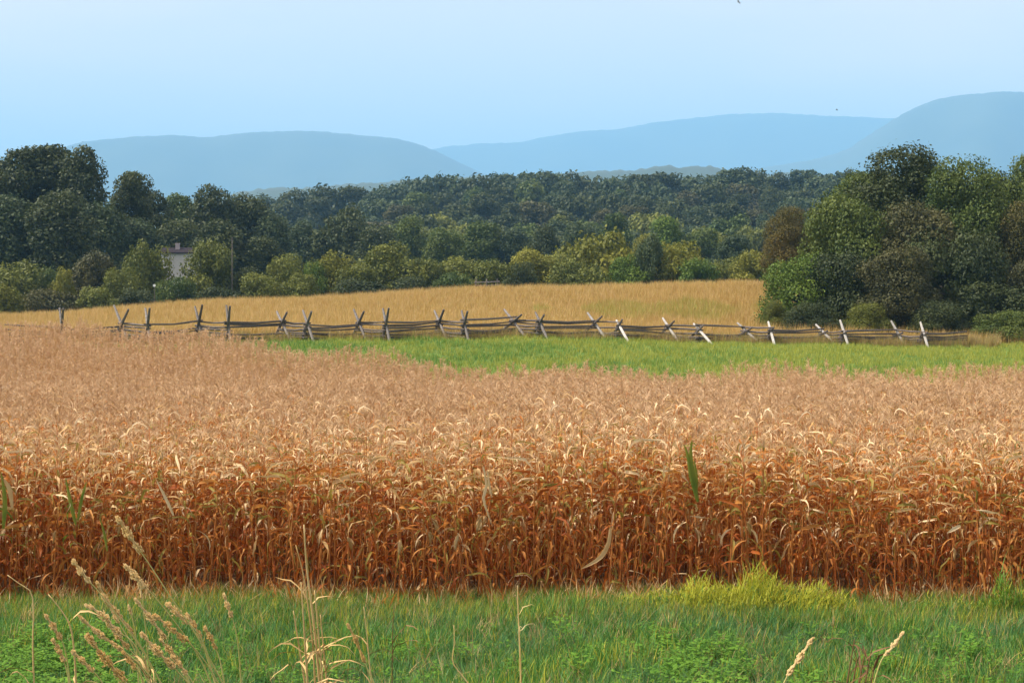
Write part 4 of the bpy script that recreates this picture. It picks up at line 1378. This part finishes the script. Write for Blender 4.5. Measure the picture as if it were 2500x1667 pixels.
for n_, (ua, ya, ub) in enumerate([(735, 1420, 752), (768, 1440, 790), (782, 1500, 800), (716, 1490, 748), (352, 1600, 372)]):
    stem_thing('dry_weed', [(ua, ya), ((ua + ub) / 2, (ya + 1690) / 2), (ub, 1690)], D0 + 0.9 + 0.07 * n_ if ua > 500 else D0 - 0.2,
               ['dry stalk hugging the left of the tall thick stalk', 'dry stalk hugging the right of the tall thick stalk', 'short dry stalk right of the thick stalk bundle',
                'short dry stalk left of the thick stalk bundle', 'golden stalk bundle stem at the foot of the left seed heads'][n_], r0=0.009, mat='stem_dry', cat='weed stalk', leaves=6)
for k in range(5):
    u_ = 2072 + k * 15
    stem_thing('dry_weed', [(u_ + 14, 1560 + (k * 37) % 50), (u_ + 4, 1620), (u_ - 10, 1700)], D0 + 0.3 + 0.05 * k,
               'dark brown dead weed stalk in the small clump at lower right', r0=0.006, mat='weed_brown', cat='weed stalk', leaves=5, group='brown weed clump at lower right')


# yellow green mounds at the corn's foot
def mound(px, py, d, wpx, h, mats, wts, label, seed, nb=900):
    r_ = random.Random(seed)
    p = at(px, py, d)
    z = g1(p.x, p.y)
    e = obj('grass_tussock', None, loc=(p.x, p.y, z))
    e.empty_display_size = 0.1
    tag(e, label, 'grass clump')
    rad = wpx / F * d / 2
    parts = []
    for _ in range(nb):
        a = r_.uniform(0, 6.28); q = math.sqrt(r_.random())
        hh = h * math.sqrt(max(0.05, 1 - q * q)) * r_.uniform(0.55, 1.12) * (0.86 + 0.22 * math.sin(4.3 * q * math.cos(a) * 2 + seed))
        v, f = blade((math.cos(a) * q * rad, math.sin(a) * q * 0.45 * rad, hh * r_.uniform(0, 0.72)), r_.uniform(0, 6.28), max(0.08, hh * r_.uniform(0.2, 0.45)), 0.013, r_.uniform(0.2, 1.1), r_.uniform(0.6, 2.2))
        parts.append((v, f, r_.choices(range(len(mats)), wts)[0]))
    V_, F_, mi = join(parts)
    b_ = obj('blades', mesh('tussock_blades', V_, F_, [M[m] for m in mats], mi, smooth=True), e)
    b_['kind'] = 'stuff'
    for k in range(3):
        v, f = tube([(0.1 * k - 0.1, 0, -0.03), (0.1 * k - 0.12, 0.02, h * 0.5), (0.1 * k - 0.16, 0, h * 0.9)], [0.008, 0.006, 0.002], 5)
        obj('stem', mesh('tussock_stem', v, f, [M['stem_green']]), e)


mound(1840, 1460, 24.0, 450, 0.76, ['mound', 'grass'], [88, 12], 'large yellow green grass mound at the foot of the corn at right', 1, 6500)
mound(1620, 1460, 24.1, 250, 0.40, ['mound', 'grass'], [65, 35], 'lower yellow green mound left of the large one', 2, 1600)
mound(2000, 1468, 24.0, 230, 0.54, ['mound', 'grass'], [75, 25], 'small yellow green mound right of the large one', 3, 1300)
mound(2475, 1460, 24.0, 190, 0.8, ['weed', 'grass_yellow', 'grass'], [55, 20, 25], 'tall green weed clump against the corn at the right edge', 4, 1800)
mound(2310, 1470, 24.1, 200, 0.42, ['grass_yellow', 'grass'], [50, 50], 'low yellow green tussock between the mounds at right', 5, 1000)

# ------------------------------------------------------------------ air
def haze(density):
    x0, x1, y0, y1, z0, z1 = -19500, 19500, -19500, 19500, -24, 1345
    V_ = [(x, y, z) for z in (z0, z1) for y in (y0, y1) for x in (x0, x1)]
    F_ = [(0, 2, 3, 1), (4, 5, 7, 6), (0, 1, 5, 4), (1, 3, 7, 5), (3, 2, 6, 7), (2, 0, 4, 6)]
    m = bpy.data.materials.new('air')
    m.use_nodes = True
    n_ = m.node_tree.nodes
    n_.clear()
    o = n_.new('ShaderNodeOutputMaterial')
    v = n_.new('ShaderNodeVolumePrincipled')
    v.inputs['Color'].default_value = (0.305, 0.63, 1.0, 1)
    v.inputs['Density'].default_value = density
    v.inputs['Anisotropy'].default_value = 0.0
    m.node_tree.links.new(v.outputs[0], o.inputs['Volume'])
    tag(obj('haze', mesh('haze', V_, F_, [m])), 'pale blue haze filling the valley air', 'haze', kind='stuff')


haze(1.25e-4)
